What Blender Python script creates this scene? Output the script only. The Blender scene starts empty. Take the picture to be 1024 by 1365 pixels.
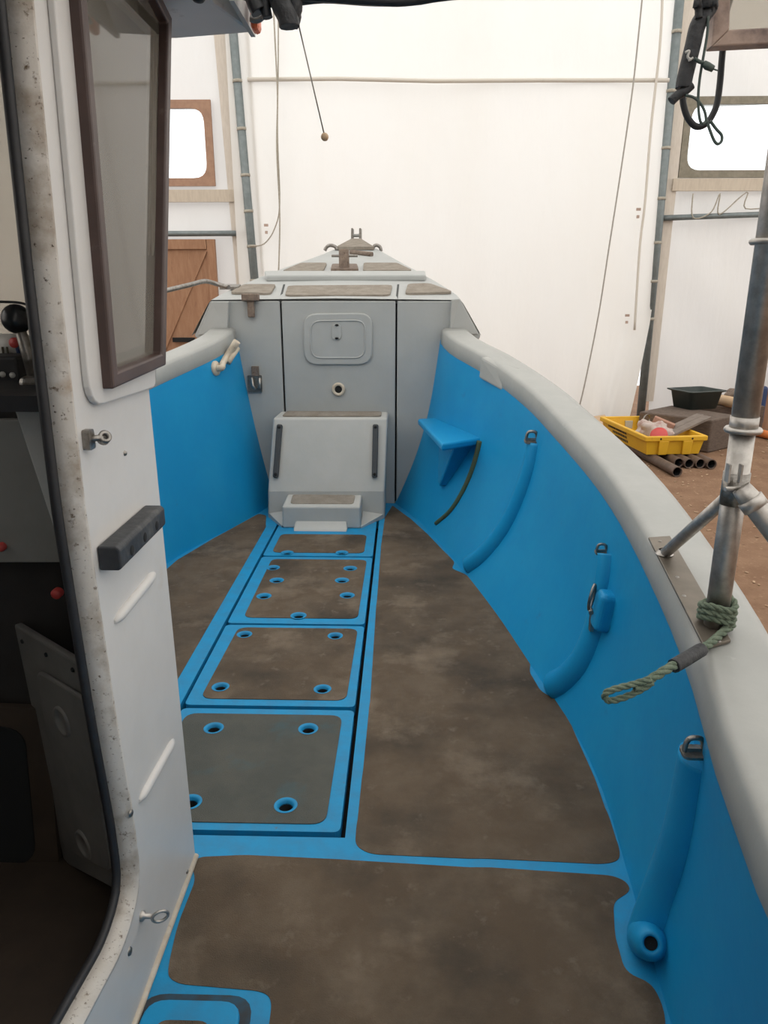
import bpy, bmesh, math, random
from mathutils import Vector, Matrix, noise
from mathutils.bvhtree import BVHTree
random.seed(7)
SC = bpy.context.scene
COL = SC.collection
PI = math.pi

# ------------------------------------------------------------------ camera
FPX, CX, CY = 985.0, 512.0, 682.5
PITCH, YAW, EYE = math.radians(16.9), math.radians(1.5), Vector((0, 0, 1.6))
cam_d = bpy.data.cameras.new('camera')
cam = bpy.data.objects.new('camera', cam_d)
COL.objects.link(cam)
cam.location = EYE
cam.rotation_euler = (math.radians(90) - PITCH, 0, YAW)
cam_d.sensor_fit = 'VERTICAL'
cam_d.sensor_height = 36.0
cam_d.lens = 36.0 * FPX / 1365.0
cam_d.clip_start = 0.02
cam_d.clip_end = 200
SC.camera = cam

# ------------------------------------------------------------------ world, exposure
SC.view_settings.view_transform = 'Standard'
SC.view_settings.look = 'None'
SC.view_settings.gamma = 1.0
SC.view_settings.use_curve_mapping = False
SC.view_settings.exposure = 0.0
W = bpy.data.worlds.new('overcast')
SC.world = W
W.use_nodes = True
bg = W.node_tree.nodes['Background']
bg.inputs[0].default_value = (1.0, 1.0, 1.0, 1)
bg.inputs[1].default_value = 1.95

# ------------------------------------------------------------------ photo geometry helpers
FW = Vector((-math.sin(YAW) * math.cos(PITCH), math.cos(YAW) * math.cos(PITCH), -math.sin(PITCH)))
RT = Vector((math.cos(YAW), math.sin(YAW), 0))
UP = RT.cross(FW)
def ray(x, y): return FW + RT * ((x - CX) / FPX) - UP * ((y - CY) / FPX)
def on(ax, v, x, y):
    d = ray(x, y)
    return EYE + d * ((v - EYE[ax]) / d[ax])
def PX(v, x, y): return on(0, v, x, y)
def PY(v, x, y): return on(1, v, x, y)
def PZ(v, x, y): return on(2, v, x, y)
def onsurf(x, y, g):
    d = ray(x, y); lo, hi = .2, 40
    for _ in range(50):
        m = (lo + hi) / 2; p = EYE + d * m
        if p.z > g(p.y): lo = m
        else: hi = m
    return EYE + d * lo

# ------------------------------------------------------------------ materials
def _n(nt, t, **k):
    n = nt.nodes.new(t)
    for a, b in k.items(): setattr(n, a, b)
    return n
def mat(name, col, rough=.6, col2=None, scale=8.0, lo=.4, hi=.65, metal=0, bump=0, bscale=60, spec=.5,
        spots=None, spot_scale=40, spot_lo=.62, spot_hi=.7, detail=5, stretch=None):
    m = bpy.data.materials.new(name); m.use_nodes = True
    nt = m.node_tree; b = nt.nodes['Principled BSDF']
    b.inputs['Base Color'].default_value = (*col, 1)
    b.inputs['Roughness'].default_value = rough
    b.inputs['Metallic'].default_value = metal
    b.inputs['Specular IOR Level'].default_value = spec
    tc = _n(nt, 'ShaderNodeTexCoord'); vec = tc.outputs['Object']
    if stretch:
        mp = _n(nt, 'ShaderNodeMapping'); mp.inputs['Scale'].default_value = stretch
        nt.links.new(vec, mp.inputs[0]); vec = mp.outputs[0]
    out = None
    def layer(prev, c, sc, l, h, det):
        no = _n(nt, 'ShaderNodeTexNoise'); no.inputs['Scale'].default_value = sc; no.inputs['Detail'].default_value = det
        no.inputs['Roughness'].default_value = .62
        nt.links.new(vec, no.inputs['Vector'])
        mr = _n(nt, 'ShaderNodeMapRange'); mr.inputs[1].default_value = l; mr.inputs[2].default_value = h
        nt.links.new(no.outputs['Fac'], mr.inputs[0])
        mx = _n(nt, 'ShaderNodeMix', data_type='RGBA')
        nt.links.new(mr.outputs[0], mx.inputs[0])
        if prev is None: mx.inputs[6].default_value = (*col, 1)
        else: nt.links.new(prev, mx.inputs[6])
        mx.inputs[7].default_value = (*c, 1)
        return mx.outputs[2]
    if col2: out = layer(out, col2, scale, lo, hi, detail)
    for sp in (spots or []):
        out = layer(out, sp[0], sp[1], sp[2], sp[3], 6)
    if out: nt.links.new(out, b.inputs['Base Color'])
    if bump:
        no = _n(nt, 'ShaderNodeTexNoise'); no.inputs['Scale'].default_value = bscale; no.inputs['Detail'].default_value = 4
        nt.links.new(vec, no.inputs['Vector'])
        bp = _n(nt, 'ShaderNodeBump'); bp.inputs['Strength'].default_value = bump; bp.inputs['Distance'].default_value = .01
        nt.links.new(no.outputs['Fac'], bp.inputs['Height']); nt.links.new(bp.outputs[0], b.inputs['Normal'])
    return m

BLUE = mat('blue_paint', (.006, .245, .515), .42, (.010, .268, .53), 3, bump=.06, bscale=25, spec=.22,
           spots=[((.03, .20, .42), 9, .66, .8)])
BLUEDK = mat('blue_trim_paint', (.006, .245, .49), .55, (.02, .215, .42), 14, bump=.1, bscale=60, spec=.3,
             spots=[((.09, .13, .17), 22, .68, .76)])
DECKP = mat('brown_antislip', (.118, .086, .058), .85, (.155, .118, .083), 5, bump=.6, bscale=420, spec=.2,
            spots=[((.066, .053, .040), 2.0, .46, .66), ((.24, .188, .138), 2.6, .54, .76), ((.20, .16, .12), 13, .60, .78), ((.36, .32, .27), 70, .73, .8)])
DECKG = mat('grey_antislip', (.092, .096, .086), .85, (.115, .115, .10), 6, bump=.6, bscale=420, spec=.2,
            spots=[((.07, .135, .16), 4, .56, .8), ((.25, .23, .2), 60, .72, .8)])
FOREP = mat('tan_antislip', (.235, .205, .17), .85, (.30, .27, .23), 12, bump=.5, bscale=300, spec=.2,
            spots=[((.15, .12, .1), 30, .6, .75)])
GREY = mat('grey_gelcoat', (.36, .375, .37), .5, (.385, .40, .395), 4, bump=.05, bscale=40, spec=.4)
GREYL = mat('light_grey_gelcoat', (.325, .332, .318), .42, (.355, .36, .345), 5, bump=.06, bscale=30, spec=.45,
            spots=[((.44, .45, .43), 18, .66, .8)])
STEPG = mat('step_grey_gelcoat', (.43, .435, .415), .55, (.46, .46, .44), 5, bump=.05, bscale=40, spec=.35)
WHITE = mat('white_gelcoat', (.575, .56, .54), .4, (.61, .595, .575), 4, bump=.04, bscale=25, spec=.45,
            spots=[((.55, .50, .44), 6, .68, .86)])
JAMB = mat('dirty_white_gelcoat', (.58, .55, .51), .6, (.52, .48, .43), 7, bump=.15, bscale=40, spec=.3,
           spots=[((.30, .19, .10), 3.3, .60, .74), ((.24, .185, .13), 6, .50, .70), ((.12, .085, .055), 60, .60, .70), ((.07, .05, .035), 130, .63, .70)])
BLACK = mat('black_rubber', (.014, .014, .016), .55, (.022, .022, .024), 20, bump=.1, bscale=60)
BLACKD = mat('dusty_black_rubber', (.02, .022, .027), .6, (.035, .038, .042), 12, bump=.15, bscale=60,
             spots=[((.10, .098, .092), 14, .55, .75)])
HANDLE = mat('charcoal_rubber', (.03, .036, .042), .55, (.04, .046, .052), 20)
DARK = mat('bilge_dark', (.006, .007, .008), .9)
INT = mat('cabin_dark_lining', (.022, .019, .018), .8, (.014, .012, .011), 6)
GAPSHADE = mat('dark_gap_shade', (.03, .035, .04), .8, (.015, .07, .12), 12)  # dark tone standing in for shade in the gap round the small hatch
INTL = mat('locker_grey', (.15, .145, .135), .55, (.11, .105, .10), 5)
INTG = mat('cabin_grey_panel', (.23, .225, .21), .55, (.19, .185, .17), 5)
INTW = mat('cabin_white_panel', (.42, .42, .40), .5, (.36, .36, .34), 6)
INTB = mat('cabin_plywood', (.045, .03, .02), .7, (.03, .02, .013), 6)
FRAME = mat('brown_window_frame', (.055, .032, .027), .45, (.075, .045, .038), 10, spots=[((.13, .10, .085), 25, .64, .8)])
FRAMEO = mat('weathered_brown_frame', (.40, .29, .235), .6, (.48, .36, .30), 14, spots=[((.12, .085, .08), 6, .58, .72)])
STEEL = mat('stainless_steel', (.50, .475, .445), .48, (.36, .34, .315), 30, metal=1, spots=[((.36, .27, .2), 40, .66, .8)])
STEELD = mat('dull_steel', (.30, .285, .265), .4, (.2, .185, .165), 40, metal=1, bump=.2, bscale=90)
PLATE = mat('brushed_plate', (.19, .165, .135), .5, (.15, .13, .105), 12, metal=.6)
RUST = mat('rusty_steel', (.17, .13, .105), .7, (.24, .185, .145), 30, metal=.3, bump=.3, bscale=80, spots=[((.09, .05, .035), 50, .55, .7)])
GALV = mat('galvanised_tube', (.17, .20, .205), .5, (.21, .24, .245), 12, metal=.4)
ROPEG = mat('green_rope_fibre', (.11, .15, .105), .85, (.17, .21, .15), 60, bump=.4, bscale=300)
ROPEW = mat('tan_rope_fibre', (.42, .39, .33), .9, (.34, .31, .26), 40)
TAPE = mat('black_tape', (.02, .022, .025), .6, (.035, .036, .04), 30, bump=.4, bscale=70)
CABLE = mat('black_cable', (.018, .02, .024), .5)
CABLEG = mat('green_wire', (.06, .085, .075), .6)
WOODT = mat('tan_batten_wood', (.56, .49, .40), .75, (.50, .43, .35), 6, stretch=(6, 6, 1))
PLY = mat('brown_plywood', (.30, .155, .085), .7, (.36, .20, .115), 4, stretch=(5, 5, 1), spots=[((.2, .1, .06), 5, .6, .8)])
PLYF = mat('window_plywood', (.38, .23, .155), .75, (.32, .19, .13), 12)
OLIVE = mat('olive_window_frame', (.20, .18, .135), .7, (.25, .225, .175), 14)
TIMB = mat('dark_timber', (.13, .095, .075), .85, (.09, .065, .05), 8, stretch=(2, 2, 6), bump=.3, bscale=40)
STONE = mat('grey_block_top', (.21, .175, .15), .9, (.16, .13, .11), 8, bump=.4, bscale=40)
YEL = mat('yellow_plastic', (.72, .42, .02), .5, (.66, .37, .02), 4, spots=[((.42, .25, .05), 12, .62, .8)])
STENCIL = mat('black_stencil_paint', (.05, .04, .02), .7)
PIPE = mat('brown_pipe', (.10, .068, .052), .6, (.14, .095, .075), 10, spots=[((.2, .15, .12), 20, .62, .75)])
BASIN = mat('dark_green_plastic', (.022, .034, .032), .5, (.03, .042, .04), 8)
ORANGE = mat('orange_plastic', (.62, .19, .05), .5)
ORL = mat('orange_lens', (.75, .17, .07), .35)
BRICK = mat('brown_brick', (.33, .17, .12), .85, (.4, .23, .16), 20, bump=.3, bscale=60)
REDM = mat('red_plastic', (.52, .06, .055), .45)
BAGM = mat('pale_plastic_bag', (.48, .40, .36), .4, (.40, .24, .21), 9, lo=.5, hi=.68, bump=.3, bscale=30)
PALEB = mat('pale_batten', (.66, .60, .53), .8, (.60, .54, .47), 6, stretch=(6, 6, 1))
TAN = mat('tan_board', (.52, .36, .22), .75, (.58, .42, .28), 8)
CREAM = mat('cream_pipe_plastic', (.55, .49, .40), .45, (.50, .42, .32), 30, spots=[((.3, .22, .15), 25, .62, .75)])
BLUEP = mat('navy_plastic', (.02, .045, .13), .5)
STAIN = mat('green_algae_stain', (.045, .085, .05), .85, (.075, .085, .04), 25)
GROUND = mat('brown_earth', (.20, .118, .075), .95, (.25, .155, .10), 3, bump=.7, bscale=45, spec=.1,
             spots=[((.36, .25, .165), 26, .6, .72), ((.11, .065, .04), 18, .62, .74), ((.45, .33, .22), 70, .68, .74)])
CHIP = mat('wood_chip', (.48, .34, .22), .9, (.36, .24, .15), 3)
LABELW = mat('white_label', (.5, .49, .46), .5)
KNOB = mat('black_knob', (.010, .011, .013), .3)

def canvas(name, c, t, mixf=.55):
    m = bpy.data.materials.new(name); m.use_nodes = True
    nt = m.node_tree; nt.nodes.remove(nt.nodes['Principled BSDF'])
    out = nt.nodes['Material Output']
    tc = _n(nt, 'ShaderNodeTexCoord')
    no = _n(nt, 'ShaderNodeTexNoise'); no.inputs['Scale'].default_value = .7; no.inputs['Detail'].default_value = 6
    mp = _n(nt, 'ShaderNodeMapping'); mp.inputs['Scale'].default_value = (1.6, 1.6, .45)
    nt.links.new(tc.outputs['Object'], mp.inputs[0]); nt.links.new(mp.outputs[0], no.inputs['Vector'])
    mr = _n(nt, 'ShaderNodeMapRange'); mr.inputs[1].default_value = .42; mr.inputs[2].default_value = .72
    nt.links.new(no.outputs['Fac'], mr.inputs[0])
    mx = _n(nt, 'ShaderNodeMix', data_type='RGBA')
    mx.inputs[6].default_value = (*t, 1); mx.inputs[7].default_value = (t[0] * .93, t[1] * .91, t[2] * .88, 1)
    nt.links.new(mr.outputs[0], mx.inputs[0])
    d = _n(nt, 'ShaderNodeBsdfDiffuse'); d.inputs[0].default_value = (*c, 1)
    tr = _n(nt, 'ShaderNodeBsdfTranslucent'); nt.links.new(mx.outputs[2], tr.inputs[0])
    no2 = _n(nt, 'ShaderNodeTexNoise'); no2.inputs['Scale'].default_value = 3.5; no2.inputs['Detail'].default_value = 5
    nt.links.new(mp.outputs[0], no2.inputs['Vector'])
    bp = _n(nt, 'ShaderNodeBump'); bp.inputs['Strength'].default_value = .25; bp.inputs['Distance'].default_value = .06
    nt.links.new(no2.outputs['Fac'], bp.inputs['Height'])
    nt.links.new(bp.outputs[0], d.inputs['Normal'])
    ms = _n(nt, 'ShaderNodeMixShader'); ms.inputs[0].default_value = mixf
    nt.links.new(d.outputs[0], ms.inputs[1]); nt.links.new(tr.outputs[0], ms.inputs[2])
    nt.links.new(ms.outputs[0], out.inputs[0])
    return m
CANVAS = canvas('white_canvas', (.80, .792, .768), (.86, .855, .835), .28)
CANVASB = canvas('white_side_canvas', (.71, .705, .695), (.78, .775, .765), .26)
CANVASR = canvas('thin_roof_canvas', (.86, .84, .80), (1.0, .975, .93), .8)
CANVASD = canvas('dull_canvas', (.50, .48, .45), (.55, .53, .5), .35)
def pane_mat(name, tint, haze, hazecol):
    m = bpy.data.materials.new(name); m.use_nodes = True
    nt = m.node_tree; nt.nodes.remove(nt.nodes['Principled BSDF']); out = nt.nodes['Material Output']
    t = _n(nt, 'ShaderNodeBsdfTransparent'); t.inputs[0].default_value = (*tint, 1)
    g = _n(nt, 'ShaderNodeBsdfGlossy'); g.inputs[0].default_value = (.9, .9, .9, 1); g.inputs['Roughness'].default_value = .05
    d = _n(nt, 'ShaderNodeBsdfDiffuse')
    tc = _n(nt, 'ShaderNodeTexCoord'); no = _n(nt, 'ShaderNodeTexNoise'); no.inputs['Scale'].default_value = 5; no.inputs['Detail'].default_value = 6
    mp = _n(nt, 'ShaderNodeMapping'); mp.inputs['Scale'].default_value = (2, 2, .6)
    nt.links.new(tc.outputs['Object'], mp.inputs[0]); nt.links.new(mp.outputs[0], no.inputs['Vector'])
    mx = _n(nt, 'ShaderNodeMix', data_type='RGBA'); mx.inputs[6].default_value = (*hazecol, 1)
    mx.inputs[7].default_value = (*[c * .72 for c in hazecol], 1)
    nt.links.new(no.outputs['Fac'], mx.inputs[0]); nt.links.new(mx.outputs[2], d.inputs[0])
    a = _n(nt, 'ShaderNodeMixShader'); a.inputs[0].default_value = haze
    nt.links.new(t.outputs[0], a.inputs[1]); nt.links.new(d.outputs[0], a.inputs[2])
    b = _n(nt, 'ShaderNodeMixShader'); fr = _n(nt, 'ShaderNodeFresnel'); fr.inputs[0].default_value = 1.45; nt.links.new(fr.outputs[0], b.inputs[0])
    nt.links.new(a.outputs[0], b.inputs[1]); nt.links.new(g.outputs[0], b.inputs[2])
    nt.links.new(b.outputs[0], out.inputs[0])
    return m
VINYL = pane_mat('clear_vinyl', (.97, .99, 1), .04, (.8, .85, .85))
HAZED = pane_mat('hazy_acrylic', (.82, .79, .72), .55, (.30, .275, .235))
HAZEL = pane_mat('pale_hazy_acrylic', (.92, .89, .83), .35, (.60, .56, .50))

# ------------------------------------------------------------------ mesh builder
class MB:
    def __init__(s): s.v = []; s.f = []; s.sm = []
    def add(s, vs, fs, smooth=False):
        o = len(s.v); s.v += [Vector(v) for v in vs]
        for f in fs: s.f.append([i + o for i in f]); s.sm.append(smooth)
        return s
    def box(s, c, d, rot=None):
        c = Vector(c); h = [x / 2 for x in d]
        vs = [Vector((x * h[0], y * h[1], z * h[2])) for x in (-1, 1) for y in (-1, 1) for z in (-1, 1)]
        if rot is not None: vs = [rot @ v for v in vs]
        return s.add([c + v for v in vs], [(0, 1, 3, 2), (4, 6, 7, 5), (0, 4, 5, 1), (2, 3, 7, 6), (0, 2, 6, 4), (1, 5, 7, 3)])
    def hexa(s, b, t):                       # bottom quad, top quad
        return s.add(list(b) + list(t), [(3, 2, 1, 0), (4, 5, 6, 7), (0, 1, 5, 4), (1, 2, 6, 5), (2, 3, 7, 6), (3, 0, 4, 7)])
    def prism(s, pts, off):                  # polygon + offset vector
        n = len(pts); off = Vector(off); a = [Vector(p) for p in pts]
        return s.add(a + [p + off for p in a], [tuple(range(n))[::-1], tuple(range(n, 2 * n))] +
                     [(i, (i + 1) % n, n + (i + 1) % n, n + i) for i in range(n)])
    def tube(s, pts, r, n=12, caps=True, closed=False):
        P = [Vector(p) for p in pts]; m = len(P)
        R = r if isinstance(r, (list, tuple)) else [r] * m
        T = []
        for i in range(m):
            a = P[(i - 1) % m] if (closed or i > 0) else P[i]
            b = P[(i + 1) % m] if (closed or i < m - 1) else P[i]
            T.append((b - a).normalized())
        u = T[0].orthogonal().normalized(); vs = []
        for i in range(m):
            u = (u - T[i] * u.dot(T[i])).normalized(); w = T[i].cross(u)
            for k in range(n):
                a = 2 * PI * k / n; vs.append(P[i] + (u * math.cos(a) + w * math.sin(a)) * R[i])
        fs = []
        for i in range(m if closed else m - 1):
            j = (i + 1) % m
            for k in range(n):
                k2 = (k + 1) % n; fs.append((i * n + k, i * n + k2, j * n + k2, j * n + k))
        s.add(vs, fs, True)
        if caps and not closed:
            o = len(s.v) - m * n
            s.f.append([o + k for k in range(n)][::-1]); s.sm.append(False)
            s.f.append([o + (m - 1) * n + k for k in range(n)]); s.sm.append(False)
        return s
    def lathe(s, c, axis, prof, n=24, ref=None):   # prof: (radius, height)
        c = Vector(c); ax = Vector(axis).normalized(); u = (Vector(ref) if ref else ax.orthogonal()).normalized(); w = ax.cross(u)
        vs = []; m = len(prof)
        for r, h in prof:
            for k in range(n):
                a = 2 * PI * k / n; vs.append(c + ax * h + (u * math.cos(a) + w * math.sin(a)) * r)
        fs = [(i * n + k, i * n + (k + 1) % n, (i + 1) * n + (k + 1) % n, (i + 1) * n + k) for i in range(m - 1) for k in range(n)]
        return s.add(vs, fs, True)
    def sphere(s, c, r, n=16):
        c = Vector(c); R = r if isinstance(r, (tuple, list)) else (r, r, r)
        vs = [c + Vector((0, 0, R[2]))]; h = n // 2
        for i in range(1, h):
            for k in range(n):
                a, b = PI * i / h, 2 * PI * k / n
                vs.append(c + Vector((R[0] * math.sin(a) * math.cos(b), R[1] * math.sin(a) * math.sin(b), R[2] * math.cos(a))))
        vs.append(c - Vector((0, 0, R[2]))); fs = []
        for k in range(n):
            k2 = (k + 1) % n
            fs.append((0, 1 + k, 1 + k2)); fs.append((len(vs) - 1, 1 + (h - 2) * n + k2, 1 + (h - 2) * n + k))
            for i in range(h - 2): fs.append((1 + i * n + k, 1 + (i + 1) * n + k, 1 + (i + 1) * n + k2, 1 + i * n + k2))
        return s.add(vs, fs, True)
    def grid(s, rows, smooth=True, closed=False):
        n = len(rows[0]); vs = [p for r in rows for p in r]; fs = []
        for i in range(len(rows) - 1):
            for k in range(n if closed else n - 1):
                k2 = (k + 1) % n; fs.append((i * n + k, i * n + k2, (i + 1) * n + k2, (i + 1) * n + k))
        return s.add(vs, fs, smooth)
    def rope(s, pts, r, strands=3, pitch=None, n=6):
        P = resample([Vector(p) for p in pts], (pitch or r * 7) / 10.0); m = len(P); pit = pitch or r * 7
        T = [(P[min(i + 1, m - 1)] - P[max(i - 1, 0)]).normalized() for i in range(m)]
        u = T[0].orthogonal().normalized(); F = []; L = 0; D = []
        for i in range(m):
            u = (u - T[i] * u.dot(T[i])).normalized(); F.append((u.copy(), T[i].cross(u)))
            if i: L += (P[i] - P[i - 1]).length
            D.append(L)
        for q in range(strands):
            line = []
            for i in range(m):
                a = 2 * PI * (D[i] / pit + q / strands)
                line.append(P[i] + (F[i][0] * math.cos(a) + F[i][1] * math.sin(a)) * r * .5)
            s.tube(line, r * .56, n)
        return s
    def build(s, name, m, parent=None, bevel=0, segs=2, sub=0, fix=True):
        me = bpy.data.meshes.new(name)
        me.from_pydata([tuple(v) for v in s.v], [], [tuple(f) for f in s.f])
        me.polygons.foreach_set('use_smooth', s.sm)
        if fix:
            bm = bmesh.new(); bm.from_mesh(me)
            bmesh.ops.recalc_face_normals(bm, faces=bm.faces); bm.to_mesh(me); bm.free()
        me.materials.append(m); me.update()
        o = bpy.data.objects.new(name, me); COL.objects.link(o)
        if bevel:
            b = o.modifiers.new('bevel', 'BEVEL'); b.width = bevel; b.segments = segs; b.limit_method = 'ANGLE'; b.angle_limit = math.radians(30)
            b.harden_normals = False
        if sub:
            q = o.modifiers.new('sub', 'SUBSURF'); q.levels = sub; q.render_levels = sub
        if parent is not None: adopt(o, parent)
        return o
def adopt(o, parent):
    o.parent = parent
    if parent.type == 'EMPTY': o.matrix_parent_inverse = Matrix.Translation(parent.location).inverted()
def thing(name, label, cat, loc, group=None):
    o = bpy.data.objects.new(name, None); COL.objects.link(o); o.location = loc; o.empty_display_size = .1
    return tag(o, label, cat, group)
def tag(o, label, cat, group=None):
    o['label'] = label; o['category'] = cat
    if group: o['group'] = group
    return o
def struct(o): o['kind'] = 'structure'; return o
def resample(P, step):
    out = [P[0].copy()]; acc = 0
    for i in range(1, len(P)):
        a, b = P[i - 1], P[i]; L = (b - a).length
        if L < 1e-9: continue
        t = step - acc
        while t <= L: out.append(a.lerp(b, t / L)); t += step
        acc = L - (t - step)
    return out
def smooth(pts, n=6, closed=False):          # Catmull-Rom
    P = [Vector(p) for p in pts]; m = len(P); out = []
    for i in range(m if closed else m - 1):
        g = lambda k: P[k % m] if closed else P[max(0, min(m - 1, k))]
        a, b, c, d = g(i - 1), g(i), g(i + 1), g(i + 2)
        for k in range(n):
            t = k / n
            out.append(.5 * ((2 * b) + (c - a) * t + (2 * a - 5 * b + 4 * c - d) * t * t + (3 * b - a - 3 * c + d) * t ** 3))
    if not closed: out.append(P[-1])
    return out
def rounded(pts, r, n=5):                    # round the corners of a polygon
    P = [Vector(p) for p in pts]; m = len(P); out = []
    for i in range(m):
        a, b, c = P[i - 1], P[i], P[(i + 1) % m]
        ri = r[i] if isinstance(r, (list, tuple)) else r
        k1 = min(ri, (a - b).length * .45); k2 = min(ri, (c - b).length * .45)
        p, q = b + (a - b).normalized() * k1, b + (c - b).normalized() * k2
        if ri <= 0: out.append(b); continue
        for j in range(n + 1):
            t = j / n; out.append(p * (1 - t) ** 2 + b * 2 * t * (1 - t) + q * t * t)
    return out
def interp(tab, y):
    if y <= tab[0][0]: return tab[0][1]
    for i in range(1, len(tab)):
        if y <= tab[i][0]:
            g = lambda k: tab[max(0, min(len(tab) - 1, k))]
            (y0, a), (y1, b), (y2, c), (y3, d) = g(i - 2), g(i - 1), g(i), g(i + 1)
            t = (y - y1) / (y2 - y1)
            m1 = (c - a) / (y2 - y0) * (y2 - y1) if y2 > y0 else 0
            m2 = (d - b) / (y3 - y1) * (y2 - y1) if y3 > y1 else 0
            return (2*t**3-3*t**2+1)*b + (t**3-2*t**2+t)*m1 + (-2*t**3+3*t**2)*c + (t**3-t**2)*m2
    return tab[-1][1]
def cut(o, cutter):
    md = o.modifiers.new('cut', 'BOOLEAN'); md.object = cutter; md.operation = 'DIFFERENCE'; md.solver = 'EXACT'
    dg = bpy.context.evaluated_depsgraph_get(); me = bpy.data.meshes.new_from_object(o.evaluated_get(dg))
    o.modifiers.clear(); old = o.data; o.data = me; bpy.data.meshes.remove(old)
    cm = cutter.data; bpy.data.objects.remove(cutter); bpy.data.meshes.remove(cm)
def bvh(o):
    return BVHTree.FromPolygons([v.co for v in o.data.vertices], [p.vertices[:] for p in o.data.polygons])
def hit(tree, x, y):
    p, n, _, _ = tree.ray_cast(EYE, ray(x, y).normalized())
    if p is None:                            # grazing past the edge: nearest point of the surface
        best = min((tree.find_nearest(EYE + ray(x, y) * (.4 + .05 * i)) for i in range(140)), key=lambda h: h[3])
        p, n = best[0], best[1]
    if n is not None and n.dot(ray(x, y)) > 0: n = -n
    return p, n
def basis(nrm, upv=(0, 0, 1)):
    n = Vector(nrm).normalized(); u = Vector(upv); u = (u - n * u.dot(n)).normalized(); r = u.cross(n)
    return Matrix((r, u, n)).transposed()     # columns: right, up, normal

# ================================================================== SETTING: tent and ground
GZ, TY = -.4, 12.0
mb = MB(); mb.add([(-14, -6, GZ), (14, -6, GZ), (14, 16, GZ), (-14, 16, GZ)], [(0, 1, 2, 3)])
struct(mb.build('floor', GROUND))

# end curtain between the two tent poles, with soft folds at its right foot
rows = []
for i in range(61):
    x = -2.55 + 6.35 * i / 60; row = []
    for k in range(31):
        z = GZ + 7.4 * k / 30
        y = TY - .12 + .05 * math.sin(x * 1.3 + z * .35) + .02 * math.sin(x * 4.1)
        fl = max(0, 1 - (z - GZ) / 1.6)
        y -= fl * (.10 * math.sin(x * 5) + .22 * max(0, x - 2.6)) + fl * .05
        xx = x - fl * .22 * max(0, (x - 2.2)) * .9
        y -= fl * .14 * math.sin(x * 8.5 + z) * max(0, min(1, x - 2.1))
        row.append((xx, y, z))
    rows.append(row)
struct(MB().grid(rows).build('wall_front', CANVAS))
def side_canvas(name, x0, x1, hole, wav):
    hx0, hx1, hz0, hz1 = hole
    xs = sorted(set([x0, x1, hx0, hx1] + [x0 + (x1 - x0) * i / 40 for i in range(41)]))
    zs = sorted(set([GZ, 7.0, hz0, hz1] + [GZ + 7.4 * i / 40 for i in range(41)]))
    mb = MB()
    f = lambda x, z: (x, TY + .06 + wav * math.sin(x * 3 + z * 1.7) * math.sin(z * 2.3 + x), z)
    for a, b in zip(xs, xs[1:]):
        for c, d in zip(zs, zs[1:]):
            if a >= hx0 - 1e-6 and b <= hx1 + 1e-6 and c >= hz0 - 1e-6 and d <= hz1 + 1e-6: continue
            mb.add([f(a, c), f(b, c), f(b, d), f(a, d)], [(0, 1, 2, 3)], True)
    o = mb.build(name, CANVASB); bm = bmesh.new(); bm.from_mesh(o.data)
    bmesh.ops.remove_doubles(bm, verts=bm.verts, dist=1e-4); bmesh.ops.recalc_face_normals(bm, faces=bm.faces)
    if sum(f.normal.y for f in bm.faces) > 0: bmesh.ops.reverse_faces(bm, faces=bm.faces)
    bm.to_mesh(o.data); bm.free()
    return struct(o)
LW = (-4.35, -2.96, 3.17, 4.11); RWN = (4.13, 5.75, 3.25, 4.12)
side_canvas('wall_front_left', -9.5, -2.3, LW, .02)
side_canvas('wall_front_right', 3.98, 10.5, RWN, .07)
def tent_window(name, hole, fm, w):
    x0, x1, z0, z1 = hole; root = bpy.data.objects.new(name, None); COL.objects.link(root); root.location = ((x0 + x1) / 2, TY, z0); struct(root)
    out = [(x0 - w, TY - .03, z0 - w), (x1 + w, TY - .03, z0 - w), (x1 + w, TY - .03, z1 + w), (x0 - w, TY - .03, z1 + w)]
    o = MB().prism(out, (0, .05, 0)).build('window_frame', fm, root)
    c = MB().prism([p - Vector((0, .2, 0)) for p in rounded([(x0, TY, z0), (x1, TY, z0), (x1, TY, z1), (x0, TY, z1)], .2)], (0, .5, 0)).build('cutter', fm)
    cut(o, c)
    MB().prism([(x0 - .02, TY + .03, z0 - .02), (x1 + .02, TY + .03, z0 - .02), (x1 + .02, TY + .03, z1 + .02), (x0 - .02, TY + .03, z1 + .02)], (0, .004, 0)).build('window_pane', VINYL, root)
tent_window('window_1', LW, PLYF, .11)
tent_window('window_2', RWN, OLIVE, .10)
# tent sides, roof, back
struct(MB().add([(-9.5, -5, GZ), (-9.5, TY + .1, GZ), (-9.5, TY + .1, 7), (-9.5, -5, 7)], [(0, 1, 2, 3)]).build('wall_left', CANVASR))
struct(MB().add([(10.5, -5, GZ), (10.5, TY + .1, GZ), (10.5, TY + .1, 7), (10.5, -5, 7)], [(0, 1, 2, 3)]).build('wall_right', CANVASR))
struct(MB().add([(-9.5, -5, GZ), (10.5, -5, GZ), (10.5, -5, 7), (-9.5, -5, 7)], [(0, 1, 2, 3)]).build('wall_back', CANVASD))
struct(MB().add([(-9.6, -5.1, 6.9), (10.6, -5.1, 6.9), (10.6, TY + .2, 6.9), (-9.6, TY + .2, 6.9), (.5, -5.1, 8.4), (.5, TY + .2, 8.4)],
                [(0, 4, 5, 3), (4, 1, 2, 5)]).build('ceiling', CANVASR))
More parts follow.
